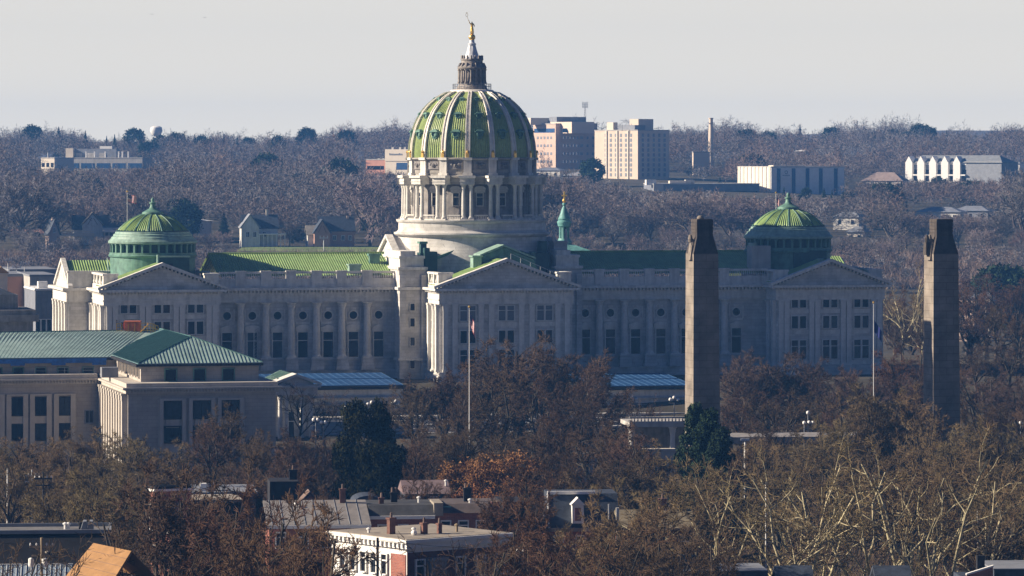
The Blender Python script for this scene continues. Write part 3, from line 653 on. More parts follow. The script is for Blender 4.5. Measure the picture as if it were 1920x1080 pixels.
# ------------------------------------------------------------------ the stone office block with the green roof
A = Fr(240, 660, 13, 0)
an = A.root('office_building', 'long pale limestone office block with green copper hip roofs at the left', 'office building')
W = A.U(517,0)
def az(py,v): return A.Z(py,0,v)
zc0, zc1, zp = az(737,0), az(727,0), az(719,0)
VB = 29.6
m = MB(); m.box(0,W,0,60,-2,zc0); m.box(-40,0,VB,60,-2,zc0); m.build('wall', annex_stone, an)
e = MB()
for (x0,x1,y0,y1) in ((-.9,W+.9,-.9,60),(-40,-.9,VB-.9,60)):
    e.box(x0,x1,y0,y1,zc0+.55,zc1); e.box(x0+.5,x1-.5 if x1>0 else x1,y0+.5,y1,zc0-.1,zc0+.55); e.box(x0+.6,x1-.6 if x1>0 else x1,y0+.6,y1-.5,zc1,zp)
dentils(e,0,W,-.4,zc0+.1,zc0+.5,.5,.3); dentils(e,-40,0,VB-.4,zc0+.1,zc0+.5,.5,.3); e.build('cornice', annex_trim, an)
zu = 17.2
us0, us1, vs = A.U(264,4), A.U(485,4), 4.0
m = MB(); m.box(us0,us1,vs,40,zp-.5,zu); m.box(-40,us0,VB+3.6,56,zp-.5,zu); m.build('attic_wall', annex_stone, an)
uc = (us0+us1)/2; hw = (us1-us0)/2+.5; ze, zr = 17.5, 21.2
def seams(m, a0, a1, b0, b1, n, r=.055):
    for i in range(n):
        t=(i+.5)/n; p=Vector(a0).lerp(Vector(a1),t); q=Vector(b0).lerp(Vector(b1),t); m.tube(p,q,r,n=4)
def slab(pts, up=.14):
    return MB().add([(x,y,z) for x,y,z in pts]+[(x,y,z-up) for x,y,z in pts], [tuple(range(len(pts)))]+[tuple(range(2*len(pts)-1,len(pts)-1,-1))]+[(i,i+len(pts),(i+1)%len(pts)+len(pts),(i+1)%len(pts)) for i in range(len(pts))])
E0=(uc-hw,vs-.6,ze); E1=(uc+hw,vs-.6,ze); AP=(uc,vs+8.9,zr); RB=(uc,47,zr-.1); EL=(uc-hw,VB+3,ze); ER=(uc+hw,56,ze)
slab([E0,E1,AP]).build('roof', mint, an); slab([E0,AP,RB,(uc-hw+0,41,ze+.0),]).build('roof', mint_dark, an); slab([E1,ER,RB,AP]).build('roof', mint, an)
s = MB(); N=34
for i in range(N):
    x=E0[0]+(i+.5)*2*hw/N; f=1-abs(x-uc)/hw; s.tube((x,vs-.6,ze+.05),(x,vs-.6+8.9*f*1.05,ze+(zr-ze)*f+.05),.04,n=4)
s.tube(E0,AP,.14,n=5); s.tube(E1,AP,.14,n=5); s.tube(AP,RB,.14,n=5)
for i in range(40):
    y=vs+i*.95; f=min(1,max(0,(y-vs)/8.9)); s.tube((uc-hw,y,ze+.05),(uc-hw*(1-f),y,ze+(zr-ze)*f+.05),.07,n=4)
s.build('roof_seams', seam, an)
ML0=(-40,VB+3,17.2); ML1=(uc-hw,VB+3,17.2); MR0=(-40,47,20.6); MR1=(uc,47,20.9)
slab([ML0,ML1,MR1,MR0]).build('roof', mint, an); slab([MR0,MR1,(uc+6,58,17.2),(-40,58,17.2)]).build('roof', mint, an)
s = MB(); seams(s,ML0,ML1,(-40,47,20.7),(uc-2,47,21.0),72,.045); s.tube(MR0,MR1,.15,n=5); s.build('roof_seams', seam, an)
g = MB(); g.box(uc-hw-.1,uc+hw+.1,vs-.9,vs-.55,ze-.5,ze-.12); g.box(uc-hw-.35,uc-hw,vs-.9,VB+3,ze-.5,ze-.12); g.box(-40,uc-hw,VB+2.7,VB+3,16.7,17.08); g.build('gutter', dark, an)
bt = MB(); 
for i in range(14):
    x=-30+i*2.2; bt.frust(x,x+2.3,VB+2.5,VB+2.65,16.3-.35*(i%3==1),x,x+2.3,VB+2.4,VB+2.7,17.0)
bt.build('tarpaulin', bluetarp, an)['label'] = 'blue tarpaulin hanging along the eave'
for px in (320,374,428): window(an, A.U(px,4), 4, az(715,4), 1.7, 1.75, style='plain', fm=copper)
for px in (-6,34,76,118,165): window(an, A.U(px,VB+3.6), VB+3.6, az(708,VB+3.6), 1.5, 1.7, style='plain', fm=copper)
for k in range(8): window(an, us0, vs+2+k*3.2, zp+.7, 1.3, 1.9, face='left', fm=annex_trim)
for px in (323.5,378,432):
    u = A.U(px,0); m = MB(); m.box(u-2.25,u+2.25,-.04,.06,-1,az(752,0)+.15)
    for x in (u-1.75,u+1.75): m.box(x-.28,x+.28,-.5,.04,-1,az(752,0))
    m.box(u-2.05,u+2.05,-.45,.04,az(752,0),az(748,0)); m.box(u-1.05,u+1.05,-.2,.05,az(803,0),az(786,0)); m.build('window_bay', annex_trim, an)
    window(an,u,-.06,az(785,0),2.3,2.5,style='mull',fm=dark); window(an,u,-.06,az(830,0),2.3,2.3,style='mull',fm=dark)
for px in (-12,32,76,121):
    u = A.U(px,VB); m = MB()
    for x in (u-1.35,u+1.35): m.box(x-.4,x+.4,VB-.4,VB+.04,-1,az(740,VB))
    m.box(u-1.75,u+1.75,VB-.5,VB+.04,az(740,VB),az(737,VB)); m.box(u-.95,u+.95,VB-.2,VB+.05,az(793,VB),az(777,VB)); m.build('window_bay', annex_trim, an)
    window(an,u,VB,az(776,VB),1.8,2.7,style='mull',fm=dark); window(an,u,VB,az(822,VB),1.8,2.4,style='mull',fm=dark)
window(an,A.U(167,VB),VB,az(792,VB),1.15,1.9,style='mull',fm=grey)
for k in range(10): column(an,-.25,1.2+k*2.95,-2,zc0-.1,.62,annex_trim,name='pier',sq=True)
m = MB(); m.box(A.U(188,20),A.U(207,20)+1,18,20,zp,zp+1.6); m.build('roof_unit', grey, an)
m = MB(); 
for i in range(5): m.tube((-11+i*2.4,VB-.2,zp),(-11+i*2.4,VB-.2,zp+1.1),.04,n=4)
m.tube((-11,VB-.2,zp+1.1),(-1,VB-.2,zp+1.1),.04,n=4); m.tube((-11,VB-.2,zp+.6),(-1,VB-.2,zp+.6),.03,n=4); m.build('roof_railing', grey, an)
# lift platform on the roof
v=47; t = thing('work_platform','orange wrapped hoist platform with yellow railings on the green roof','work platform',(wx(250,708),708,20.7))
sx = .0885
m = MB(); m.box(-28*sx,18*sx,-1.6,1.6,-.6,-.3); 
for px in (-30,-20,-8,4,16,28,40): m.tube((px*sx,-1.5,-.6),(px*sx,-1.5,1.3),.06,n=4)
for z in (.2,.7,1.3): m.tube((-30*sx,-1.5,z),(-20*sx,-1.5,z),.06,n=4)
for z in (.2,.8,1.4): m.tube((16*sx,-1.5,z),(34*sx,-1.5,z),.07,n=4); m.tube((34*sx,-1.5,z),(48*sx,-1.5,z-.5),.07,n=4)
for px in (34,38,43,48): m.tube((px*sx,-1.5,-.4),(px*sx,-1.5,1.3-.1*(px-34)/3),.06,n=4)
m.tube((10*sx,-1.6,-.5),(30*sx,-1.6,1.3),.07,n=4); m.build('railing', yellow_m, t)
m = MB(); m.box(-17*sx,14*sx,-1.2,1.2,-.4,1.55); m.box(-17*sx,14*sx,-1.3,1.3,1.55,1.7)
for i in range(5): m.box((-16+i*6.2)*sx,(-12+i*6.2)*sx,-1.32,-1.2,.6,1.5)
m.build('engine_housing', orange_m, t)
MB().tube((-31*sx,0,-.4),(-31*sx,0,1.9),.12,n=6).build('exhaust', dark, t)
# lattice mast at the roof's right end
t = thing('lattice_mast','thin black and white lattice mast at the right end of the green office roof','mast',(wx(480,676),676,14.5))
for x in (-.32,.32):
    m = MB()
    for i in range(16): m.tube((x,0,i*.5),(x,0,i*.5+.5),.05,n=4)
    m.build('rail', metal_white if x<0 else grey, t)
m = MB()
for i in range(16): m.tube((-.32,0,i*.5),(.32,0,i*.5+.5),.03,n=4)
m.build('bracing', grey, t)
# ------------------------------------------------------------------ buildings at the left edge
def simple(name,label,cat,px0,px1,ytop,Y,depth,wall,trim,th=13,z0=None,over=.5,par=.6,parent=None):
    f = Fr(px0,Y,th,T(wx(px0,Y),Y)-1 if z0 is None else z0); r = f.root(name,label,cat); u1=f.U(px1,0); zt=f.Z(ytop)
    MB().box(0,u1,0,depth,-2,zt-par).build('wall',wall,r); c=MB(); c.box(-over,u1+over,-over,depth,zt-par,zt-par*.4); c.box(-over*.5,u1+over*.5,-over*.5,depth-over*.5,zt-par*.4,zt); c.build('cornice',trim,r)
    return f,r,u1,zt
f,r,u1,zt = simple('stone_building','dark weathered stone building at the left edge above the green roof','building',-60,62,582,735,16,stone_dark,stone_dark,over=.9,par=2.0)
MB().box(0,u1-2.4,2,14,zt,zt+2.6).build('attic',stone_dark,r); MB().frust(0,u1-2.6,2,14,zt+2.6,2,u1-6,5,11,zt+4.0).build('roof',slate,r)
for k in range(5): window(r,u1-3-k*3,0,zt-7,1.2,2.2)
f,r,u1,zt = simple('glass_building','modern pale building with glass front behind the dark stone one','building',66,118,541,905,20,blind,white,over=.2,par=.4)
for k in range(5): MB().box(u1*k/5+.1,u1*k/5+.22,-.15,0,3,zt-.4).build('mullion',grey,r)
for k in range(5): window(r,u1*(k+.5)/5,0,zt-9.2,.9,2.6,style='plain',fm=white,pm=glass)
MB().box(1,3,3,5,zt,zt+1.4).build('roof_unit',white,r)
for k in range(7): MB().tube((k*.9-1,1,zt),(k*.9-1,1,zt+.9),.04,n=4).build('rail_post',metal_white,r)
f,r,u1,zt = simple('brick_building','low red brick block at the left edge beside the concrete hall','building',-40,55,514,960,25,redbrick_far,grey,over=.2,par=.6)
f,r,u1,zt = simple('concrete_hall','plain pale concrete hall wall between brick block and capitol','building',56,106,515,950,25,concrete,grey,over=.15,par=.4)
f,r,u1,zt = simple('low_warehouse','flat dark warehouse roof line left of the capitol','warehouse',18,108,505,1010,25,grey,grey,over=.1,par=.4)
f,r,u1,zt = simple('orange_roof_shed','small shed with sunlit orange gable at the left edge','shed',-10,14,512,930,8,peach,peach,over=.3,par=.3)
MB().prism([(-.4,zt),(u1+.4,zt),(u1/2,zt+1.4)],'y',-.3,8.2).build('roof',plywood,r)
# ------------------------------------------------------------------ terrace wing in front of the capitol
grey_blue = M('blue_grey_bars',(.05,.12,.24),.6,.1,1)
tw = C.root('terrace_wing','low granite terrace wing with blue glass roofs along the foot of the capitol','terrace building')
for px0,px1 in ((498,756),(1118,1300)):
    v0,v1=-58,-37; u0,u1=C.U(px0,v0),C.U(px1,v0); zb=zz(50-410.5*.0975)+.25; zf_=zz(50-433*.0966)
    zb = C.Z(700,(u0+u1)/2,v1); zf_ = C.Z(723,(u0+u1)/2,v0)
    MB().add([(u0,v0,zf_),(u1,v0,zf_),(u1,v1,zb),(u0,v1,zb),(u0,v0,zf_-.15),(u1,v0,zf_-.15),(u1,v1,zb-.15),(u0,v1,zb-.15)],[(0,1,2,3),(7,6,5,4),(0,4,5,1),(1,5,6,2),(2,6,7,3),(3,7,4,0)]).build('glass_roof',glass_blue,tw)
    m = MB(); n=int((u1-u0)/1.35)
    for i in range(n+1): x=u0+(u1-u0)*i/n; m.tube((x,v0,zf_+.03),(x,v1,zb+.03),.035,n=4)
    m.tube((u0,(v0+v1)/2,(zf_+zb)/2+.08),(u1,(v0+v1)/2,(zf_+zb)/2+.08),.07,n=4); m.build('glazing_bars',grey_blue,tw)
    MB().box(u0,u1,v0-.5,v0+.3,zf_-.75,zf_-.2).build('eave_gutter',dark,tw)
    m = MB(); m.box(u0,u1,v0+.3,v1,-9,zf_-.75); m.build('wall',stone_trim,tw)
    e=MB()
    for k in (1.4,2.6,3.6): e.box(u0,u1,v0-.1-k*.15,v0+.3,zf_-.75-k-.2,zf_-.75-k)
    e.build('string_course',concrete,tw)
    for i in range(int((u1-u0)/5)): q=u0+2+i*5; window(tw,q,v0+.3,zf_-7.2,1.5,2.6)
# broad steps of the plaza
m = MB()
for i in range(8): m.box(-75,75,-80+i*2.2,-58,-9+i*.6,-8.4+i*.6)
m.build('plaza_steps',concrete,tw)
# portico with copper roof
P_ = Fr(517,742,13,1.0); po = P_.root('portico','small pedimented portico with pale columns and mint copper roof','portico')
u1=P_.U(592,0); z1=P_.Z(741); z2=P_.Z(727); z3=P_.Z(703)
MB().box(0,u1,3.5,14,-2,z2).build('wall',stone,po)
e=MB(); e.box(-.3,u1+.3,-.3,3.5,z1,z2); e.box(-.8,u1+.8,-.8,3.7,z2,z2+.35); e.build('entablature',stone_trim,po)
MB().prism([(0,z2+.35),(u1,z2+.35),(u1/2,z3-.3)],'y',-.1,3).build('tympanum',stone,po)
e=MB()
for s_ in (-1,1): e.prism([(u1/2+s_*(u1/2+.9),z2+.35),(u1/2,z3-.3),(u1/2,z3+.2),(u1/2+s_*(u1/2+.95),z2+.8)],'y',-.8,3.5)
e.build('raking_cornice',stone_trim,po)
MB().prism([(-.3,z2+.4),(u1+.3,z2+.4),(u1/2,z3)],'y',3.5,16).build('roof',copper_pale,po)
e=MB()
for i in range(12): y=3.8+i; e.tube((-.3,y,z2+.5),(u1/2,y,z3+.05),.07,n=4); e.tube((u1+.3,y,z2+.5),(u1/2,y,z3+.05),.07,n=4)
for k in range(9): a_=pi*k/8; e.tube((u1/2-3.4-1.3*cos(a_),2.2,z3-2.1+1.6*sin(a_)),(u1/2-3.4-1.3*cos(a_+pi/8),2.2,z3-2.1+1.6*sin(a_+pi/8)),.13,n=5)
e.build('roof_seams',copper_pale,po)
for x in (.8,u1*.28,u1*.66,u1-.8): column(po,x,.35,-1,z1,.38)
window(po,u1*.42,3.5,-1,1.7,5.0,style='ped')
# ------------------------------------------------------------------ globe lamps
def globe_lamp(px,py,Y,n,label,bright=1.0):
    z1=wz(py,Y); z0=T(wx(px,Y),Y); t=thing('globe_lamp',label,'lamp post',(wx(px,Y),Y,z0),0,'white globe lamp posts on the plaza')
    h=z1-z0; MB().lathe([(.22,0),(.16,.5),(.09,1),(.07,h)],8).build('pole',grey,t)
    m=MB(); 
    if n>1: m.tube((-.9,0,h-.25),(.9,0,h-.25),.05,n=5)
    m.tube((0,0,h-.3),(0,0,h+.3),.05,n=5); m.build('arm',grey,t)
    for k in range(n):
        dx=(k-(n-1)/2)*(.62 if n>1 else 0); zz_=h+.35+(.32 if (n>1 and abs(dx)<.4) else 0)
        MB().ball((dx,0,zz_),.3,7).build('globe',white,t,smooth=True)
    return t
for px,py,n,lb in ((1185,753,3,'three-globe lamp in front of the terrace, second left of the near pylon'),(1264,753,3,'three-globe lamp closest to the left pylon'),(1105,753,3,'three-globe lamp behind thin branches right of centre'),(1075,754,3,'globe lamp half hidden in the crown right of centre'),
    (655,769,3,'left end lamp of the bright globe cluster over the dark evergreen'),(668,768,3,'right end lamp of the bright globe cluster over the dark evergreen'),(697,762,3,'globe lamp just over the tip of the dark evergreen'),(742,760,3,'globe lamp right of the dark evergreen'),
    (592,795,2,'low globe lamp right of the portico'),(606,800,2,'lowest globe lamp right of the portico'),(1515,778,1,'globe lamp at the left of the group among right trees'),(1521,800,2,'lowest globe lamp of the group among right trees'),(1508,797,1,'dim globe lamp among right trees'),(1914,797,1,'globe lamp at the right edge behind branches')):
    globe_lamp(px,py,662 if py>765 else 700,n,lb)
# lamp with a stone shaft beyond the left pylon
t=thing('street_lamp','pale street lamp post right of the conifer at the left pylon','lamp post',(wx(1397,600),600,0)); h=wz(822,600)
MB().lathe([(.2,0),(.16,1),(.15,h-1),(.08,h)],8).build('pole',metal_white,t); MB().box(-.6,.6,-.2,.2,h-.3,h).build('lamp_head',metal_white,t)
# ------------------------------------------------------------------ memorial bridge walls
B = Fr(1290,628,6,0); br=B.root('memorial_bridge','pale stone bridge deck with balustrade and columns behind the left pylon','bridge')
u0=B.U(1180,0); z1=B.Z(781); z0=B.Z(800); m=MB(); m.box(u0,2,-.2,10,z0,z0+.6); rail(m,u0,2,-.1,.15,z0+.6,z1,pitch=.5,r=.11); m.build('balustrade',concrete,br)
for px in (1185,1262): column(br,B.U(px,0),.5,-1,z0,.42)
MB().box(u0+1,2,7,9,-1,z0).build('rear_wall',stone_dark,br)
MB().box(2,40,0,10,z0-2.6,z0-1.6).build('deck',stone_dark,br)
B2=Fr(1150,585,6,0); rw=B2.root('retaining_wall','sunlit cream retaining wall low behind the trees left of the conifer','wall')
m=MB(); m.box(0,B2.U(1265,0),0,1,-1,B2.Z(846)); m.box(-.1,B2.U(1265,0)+.1,-.15,1.1,B2.Z(846),B2.Z(842)); m.build('wall',bone,rw)
B3=Fr(1032,600,6,0); rw=B3.root('retaining_wall','low dim cream wall glimpsed behind dark trunks right of centre','wall')
m=MB(); m.box(0,B3.U(1120,0),0,1,-1,B3.Z(852)); m.box(-.1,B3.U(1120,0)+.1,-.15,1.1,B3.Z(852),B3.Z(850)); m.build('wall',concrete,rw)
# ------------------------------------------------------------------ pylons
def pylon(px,label,eagle):
    D=Fr(px+14.5,600,13,0); t=D.root('memorial_pylon',label,'pylon','tall memorial pylons of the bridge')
    w0=D.U(px+67.5,0); s=.0775; zs=D.Z(476); d0=4.6
    m=MB(); k=.30
    m.frust(0,w0,0,d0,-2, .12,w0-.42,.12,d0-.3,zs); m.build('shaft',pylon_stone,t)
    m=MB(); zb=D.Z(446); m.frust(.12,w0-.42,.12,d0-.3,zs, .75,w0-1.0,.6,d0-.9,zb+.2); m.build('shoulder',pylon_dark,t)
    m=MB(); zt=D.Z(411)
    for i in range(5):
        a0=zb+.2+(zt-zb-.2)*i/5; a1=zb+.2+(zt-zb-.2)*(i+.86)/5; g_=.03*i/5
        m.box(.72-g_*.4,w0-1.05+g_,.55-g_,d0-.9+g_,a0,a1)
        m.box(.80,w0-1.15,.62,d0-1.0,a1,a0+(zt-zb-.2)/5)
    m.build('crown_block',pylon_dark,t)
    m=MB(); 
    for j in (0,):
        m.lathe([(.5,zs-.6),(.62,zs+.3),(.45,zs+1.3),(.32,zs+1.9),(.1,zs+2.1)],8,.35,1.6); 
        m.lathe([(.25,zs+1.6),(.33,zs+2.1),(.2,zs+2.6),(.05,zs+2.7)],7,.05,1.6); m.frust(-.25,.3,.7,2.5,zs-.9,.1,.5,1.0,2.2,zs+1.2)
    m.build('carved_eagle',pylon_stone,t)
    if eagle:
        m=MB(); m.frust(-.7,.0,1.0,2.4,zs-.2,-.62,-.05,1.2,2.2,zs+1.6); m.lathe([(.3,zs+1.6),(.34,zs+2.2),(.15,zs+2.6)],7,-.35,1.7); m.box(-.45,.7,1.4,2.0,zs+.1,zs+.9); m.build('perched_eagle',pylon_dark,t)
    else: MB().lathe([(.5,zt),(.5,zt+.2),(.3,zt+.45),(.05,zt+.5)],12,1.6,2).build('cap_dome',pylon_stone,t)
pylon(1285,'left memorial pylon, tall square stone shaft with stepped dark crown, conifer at its foot',False)
pylon(1735,'right memorial pylon, tall square stone shaft with dark eagle carving on its shoulder',True)
# ------------------------------------------------------------------ church with the green spire behind the capitol
S = Fr(1058,905,13,4); ch=S.root('church','church with slim turquoise copper spire and golden cross behind the capitol','church')
s_=905/F; zf=lambda p: 50-(p-290)*s_-4; R=lambda p:p*s_
turq=M('turquoise_copper',(.14,.34,.31),.55,.25,1,.4,streak=.3)
MB().box(-6,6,-6,6,-4,zf(476)).build('tower',stone,ch); MB().frust(-6.5,6.5,-6.5,6.5,zf(476),-1.6,1.6,-1.6,1.6,zf(458)).build('roof',turq,ch)
MB().lathe([(R(16),zf(470)),(R(12),zf(462)),(R(14),zf(456)),(R(14.5),zf(453)),(R(12),zf(450)),(R(11),zf(447))],16).build('spire_base',turq,ch,smooth=True)
for i in range(8):
    t=2*pi*(i+.4)/8; MB().lathe([(.2,zf(447)),(.16,zf(445)),(.16,zf(426)),(.24,zf(424))],7,R(8.5)*cos(t),R(8.5)*sin(t)).build('belfry_column',turq,ch)
MB().lathe([(R(4.5),zf(447)),(R(4.5),zf(424))],8).build('belfry_core',copper_dark,ch)
MB().lathe([(R(10),zf(425)),(R(12),zf(424)),(R(12.5),zf(420)),(R(13.5),zf(418)),(R(13.2),zf(415)),(R(11),zf(413)),(R(11.8),zf(410)),(R(9.5),zf(406)),(R(7),zf(399)),(R(5),zf(392)),(R(3),zf(388)),(R(2),zf(386)),(R(3.6),zf(384)),(R(3.4),zf(381)),(R(1.3),zf(380))],20).build('spire',turq,ch,smooth=True)
m=MB(); m.box(-.14,.14,-.14,.14,zf(381),zf(359)); m.box(-.5,.5,-.1,.1,zf(368),zf(365.5)); m.lathe([(.3,zf(380)),(.4,zf(376)),(.25,zf(373))],8); m.build('cross',gold,ch)
# ------------------------------------------------------------------ far side buildings
def wins(parent,u0,u1,z0,z1,nc,nr,w_,h,face='front',at=0,pm=glass,cap=100,fm=None):
    n=0
    for r_ in range(nr):
        for c_ in range(nc):
            if n>=cap: return n
            q=u0+(u1-u0)*(c_+.5)/nc; zz_=z0+(z1-z0)*(r_+.5)/nr-h/2; n+=1
            if face=='front': window(parent,q,at,zz_,w_,h,style='tiny',pm=pm)
            else: window(parent,at,q,zz_,w_,h,face='left',style='tiny',pm=pm)
    return n
def blk(name,label,cat,xc,x1,x0,ytop,Y,th,wall,side=None,z0=None):
    """corner at xc, front runs right to x1, sunlit side runs back to x0"""
    f=Fr(xc,Y,th,(T(wx(xc,Y),Y) if z0 is None else z0)-1); r=f.root(name,label,cat); u1=f.U(x1,0); v1=min(60,f.V(x0,0)); v1=v1 if v1>2 else 16; zt=f.Z(ytop)
    MB().box(0,u1,0,v1,-4,zt).build('wall',wall,r); c=MB(); c.box(-.15,u1+.15,-.15,v1+.15,zt,zt+.5); c.build('parapet',concrete,r)
    return f,r,u1,v1,zt
def ru(f,r,x0,x1,yt,yb,v,d,mat,name='roof_unit'):
    u0,u1=f.U(x0,v),f.U(x1,v); return MB().box(u0,u1,v,v+d,f.Z(yb,u0,v),f.Z(yt,u0,v)).build(name,mat,r)
# apartment tower: lit side left, shaded side right
f,r,u1,v1,zt=blk('apartment_tower','tall pale slab tower with many small windows and rooftop penthouse','apartment tower',1196,1255,1115,245,2100,44,peach)
wins(r,1.5,u1-1.5,2,zt-1,5,9,1.5,1.7,at=0,cap=45,pm=blind); n=wins(r,3,v1-6,2,zt-1,6,9,1.3,1.6,face='left',at=0,cap=54,pm=grey)
for k in range(3): q=v1*(.22+.25*k); MB().box(-.5,0,q-.4,q+.4,0,zt).build('wall_fin',bone,r)
ru(f,r,1197,1225,223,246,6,6,peach,'penthouse'); MB().box(1.5,9,v1*.12,v1*.5,zt,zt+2.8).build('plant_room',grey,r); MB().box(1,4,v1*.6,v1*.75,zt,zt+4.2).build('stair_head',bone,r)
for px in (1167,1184,1209,1243):
    q=f.U(px,8); MB().tube((q,8,zt),(q,8,zt+3.5 if px<1200 else zt+2),.12,n=4).build('antenna',grey,r)
# hospital block behind the dome
f,r,u1,v1,zt=blk('hospital_block','pink brick hospital block with rooftop plant and antenna mast beside the dome','hospital',1042,1120,1000,233,2260,30,pinkbrick)
ua=f.U(1083,0)
MB().box(-.3,ua,-6,0,-4,zt).build('wing_wall',peach,r); 
for (a_,b_) in ((zt-4.4,zt-2.2),): MB().box(0.5,ua-.5,-6.1,-6,a_,b_).build('window_band',glass_blue,r); MB().box(ua+.5,u1-.5,-.1,0,a_,b_).build('window_band',glass_blue,r); MB().box(-.1,0,1,v1-1,a_,b_).build('window_band',glass_blue,r)
wins(r,.5,ua-.5,3,zt-5,6,4,.9,1.4,at=-6,pm=blind); wins(r,3,v1-3,3,zt-5,5,4,1.8,1.4,face='left',at=0,pm=blind); wins(r,ua+1,u1-1,3,zt-5,3,4,1.2,1.4,at=0,pm=blind)
ru(f,r,1044,1099,219,234,5,8,grey,'plant_room'); ru(f,r,995,1043,221,234,14,8,bone,'plant_room'); ru(f,r,1083,1110,230,234,3,4,grey)
q=f.U(1028,13.9); MB().lathe([(1.0,0),(1.0,.3)],14).build('wall_disc',grey,r)
rr=r.children[-1]; rr.location=(q,13.8,f.Z(229,q,13.8)); rr.rotation_euler=(pi/2,0,0)
q=f.U(1097,8); m=MB(); zb_=f.Z(221,q,8); zt_=f.Z(192,q,8)
for d in (-.5,.5): m.tube((q+d,8,zb_),(q+d*.4,8,zt_),.12,n=4)
for i in range(7): zq=zb_+(zt_-zb_)*i/7; m.tube((q-.45,8,zq),(q+.45,8,zq+1.2),.07,n=4)
for dz in (-1,-2.4): m.tube((q-1.6,8,zt_+dz),(q+1.6,8,zt_+dz),.1,n=4)
for dx in (-1.6,-.8,.8,1.6): m.box(q+dx-.12,q+dx+.12,7.9,8.1,zt_-3,zt_+.3)
m.build('antenna_mast',grey,r)
# smokestack and boiler house
Y=2240; t=thing('smokestack','tall slim brick smokestack rising over bare trees','smokestack',(wx(1333,Y),Y,T(wx(1333,Y),Y)-1)); h=wz(221,Y)-t.location.z
MB().lathe([(1.7,0),(1.25,h-6),(1.1,h-5.6),(1.05,h-.6),(1.3,h-.4),(1.3,h)],16).build('shaft',peach,t,smooth=True); m=MB(); m.tube((-1.9,0,h-2.6),(1.9,0,h-2.6),.08,n=4); m.lathe([(1.9,h-2.8),(1.9,h-2.65)],12); m.build('platform',grey,t)
f,r,u1,v1,zt=blk('boiler_house','plain peach brick block at the foot of the smokestack','boiler house',1300,1331,1298,286,2200,3,peach)
# low flat roofed hall
f,r,u1,v1,zt=blk('flat_hall','long low flat roofed grey hall below the tall towers','hall',1226,1424,1207,346,1950,8,blind)
MB().box(2,u1-1,-.1,0,-3,zt-3).build('window_band',dark,r); MB().box(-.1,4.4,-.35,0,-3,zt+.2).build('end_wall',bone,r)
ru(f,r,1212,1231,337,347,3,4,white); ru(f,r,1256,1286,339,347,4,4,bone); ru(f,r,1286,1302,337,347,4,4,concrete)
# striped white office
f,r,u1,v1,zt=blk('panel_office','white panel office with dark vertical window strips and small wall emblem','office building',1446,1583,1383,314,1960,24,white)
m=0
for i,px in enumerate((1460,1488,1514,1539,1567)):
    u=f.U(px,0); MB().box(u-.95,u+.95,-.08,0,-2,zt-.4).build('window_strip',glass_blue,r)
for k in range(9): q=v1*(k+.5)/9; MB().box(-.35,0,q-1.2,q+1.2,-2,zt+.2).build('wall_fin',bone,r)
ru(f,r,1450,1510,310,315,4,5,bone)
q=f.U(1474,0); m=MB(); m.lathe([(.9,0),(.9,.1),(.5,.1),(.5,0)],12,cap=False); o=m.build('emblem',grey,r); o.location=(q,0,f.Z(323,q,0)); o.rotation_euler=(pi/2,0,0)
m=MB()
for i in range(9): m.box(q-1.8+i*.42,q-1.52+i*.42,-.1,0,f.Z(330,q,0),f.Z(330,q,0)+.55)
m.build('lettering',grey,r)
# condominium with gabled bays
f,r,u1,v1,zt=blk('condominium','white apartment house with row of small gables and long hipped roof','apartment house',1700,1878,1697,305,2080,-36,grey)  # wall coloured grey to stand in for the dark balcony recesses between bays
ub=f.U(1812,0); MB().box(0,ub,-.1,0,zt-1,zt+.2).build('fascia',white,r)
for k in range(5):
    x0_=ub*k/5+.2; x1_=x0_+ub/5*.58
    MB().prism([(x0_,-3),(x1_,-3),(x1_,zt),((x0_+x1_)/2,zt+3.2),(x0_,zt)],'y',-1.6,3).build('gabled_bay',white,r)
    for q in range(3): window(r,x1_+ub/5*.2,0,2.5+q*3.4,2.2,2.2,style='tiny',pm=glass)
    for q in range(3): MB().box(x1_+.1,x1_+ub/5*.40,-1.5,0,1.8+q*3.4,2.4+q*3.4).build('balcony',white,r)
v1=14
MB().add([(-.8,-.8,zt),(u1+.8,-.8,zt),(u1+.8,v1,zt),(-.8,v1,zt),(5,7,zt+3.6),(u1-5,7,zt+3.6)],[(0,1,5,4),(1,2,5),(2,3,4,5),(3,0,4),(3,2,1,0)]).build('roof',M('grey_shingle',(.20,.21,.22),.8,.2,.5),r)
MB().box(ub+.5,u1,-.12,0,-3,zt-.3).build('grey_front_wall',grey,r)  # front right of the bays, in the same grey as the wall
# brick medical building left of the dome
f,r,u1,v1,zt=blk('medical_building','salmon brick and white medical building just left of the dome','medical building',686,770,685,300,2200,-28,M('salmon_brick',(.55,.27,.19),.85,.1,.3))
ub=f.U(723,0); MB().box(ub,u1,-.4,10,-3,zt+.5).build('pale_bay',bone,r); MB().box(ub,u1,-.7,9,f.Z(302),f.Z(280)).build('upper_storey',bone,r)
MB().box(.8,ub-1,-.1,0,f.Z(318),f.Z(311)).build('window_band',glass,r); MB().box(f.U(744,0),u1,-.5,-.4,f.Z(318),f.Z(305)).build('window_band',glass_blue,r)
m=MB()
for i in range(11): x=f.U(731,0)+i*.72; m.box(x,x+.45,-.82,-.7,f.Z(291),f.Z(291)+(1.1 if i in (0,8) else .8))
m.build('lettering',grey,r)
for px in (708,716,734,748,757): ru(f,r,px,px+4,(276 if px>730 else 297),(280 if px>730 else 300),2,2,concrete)
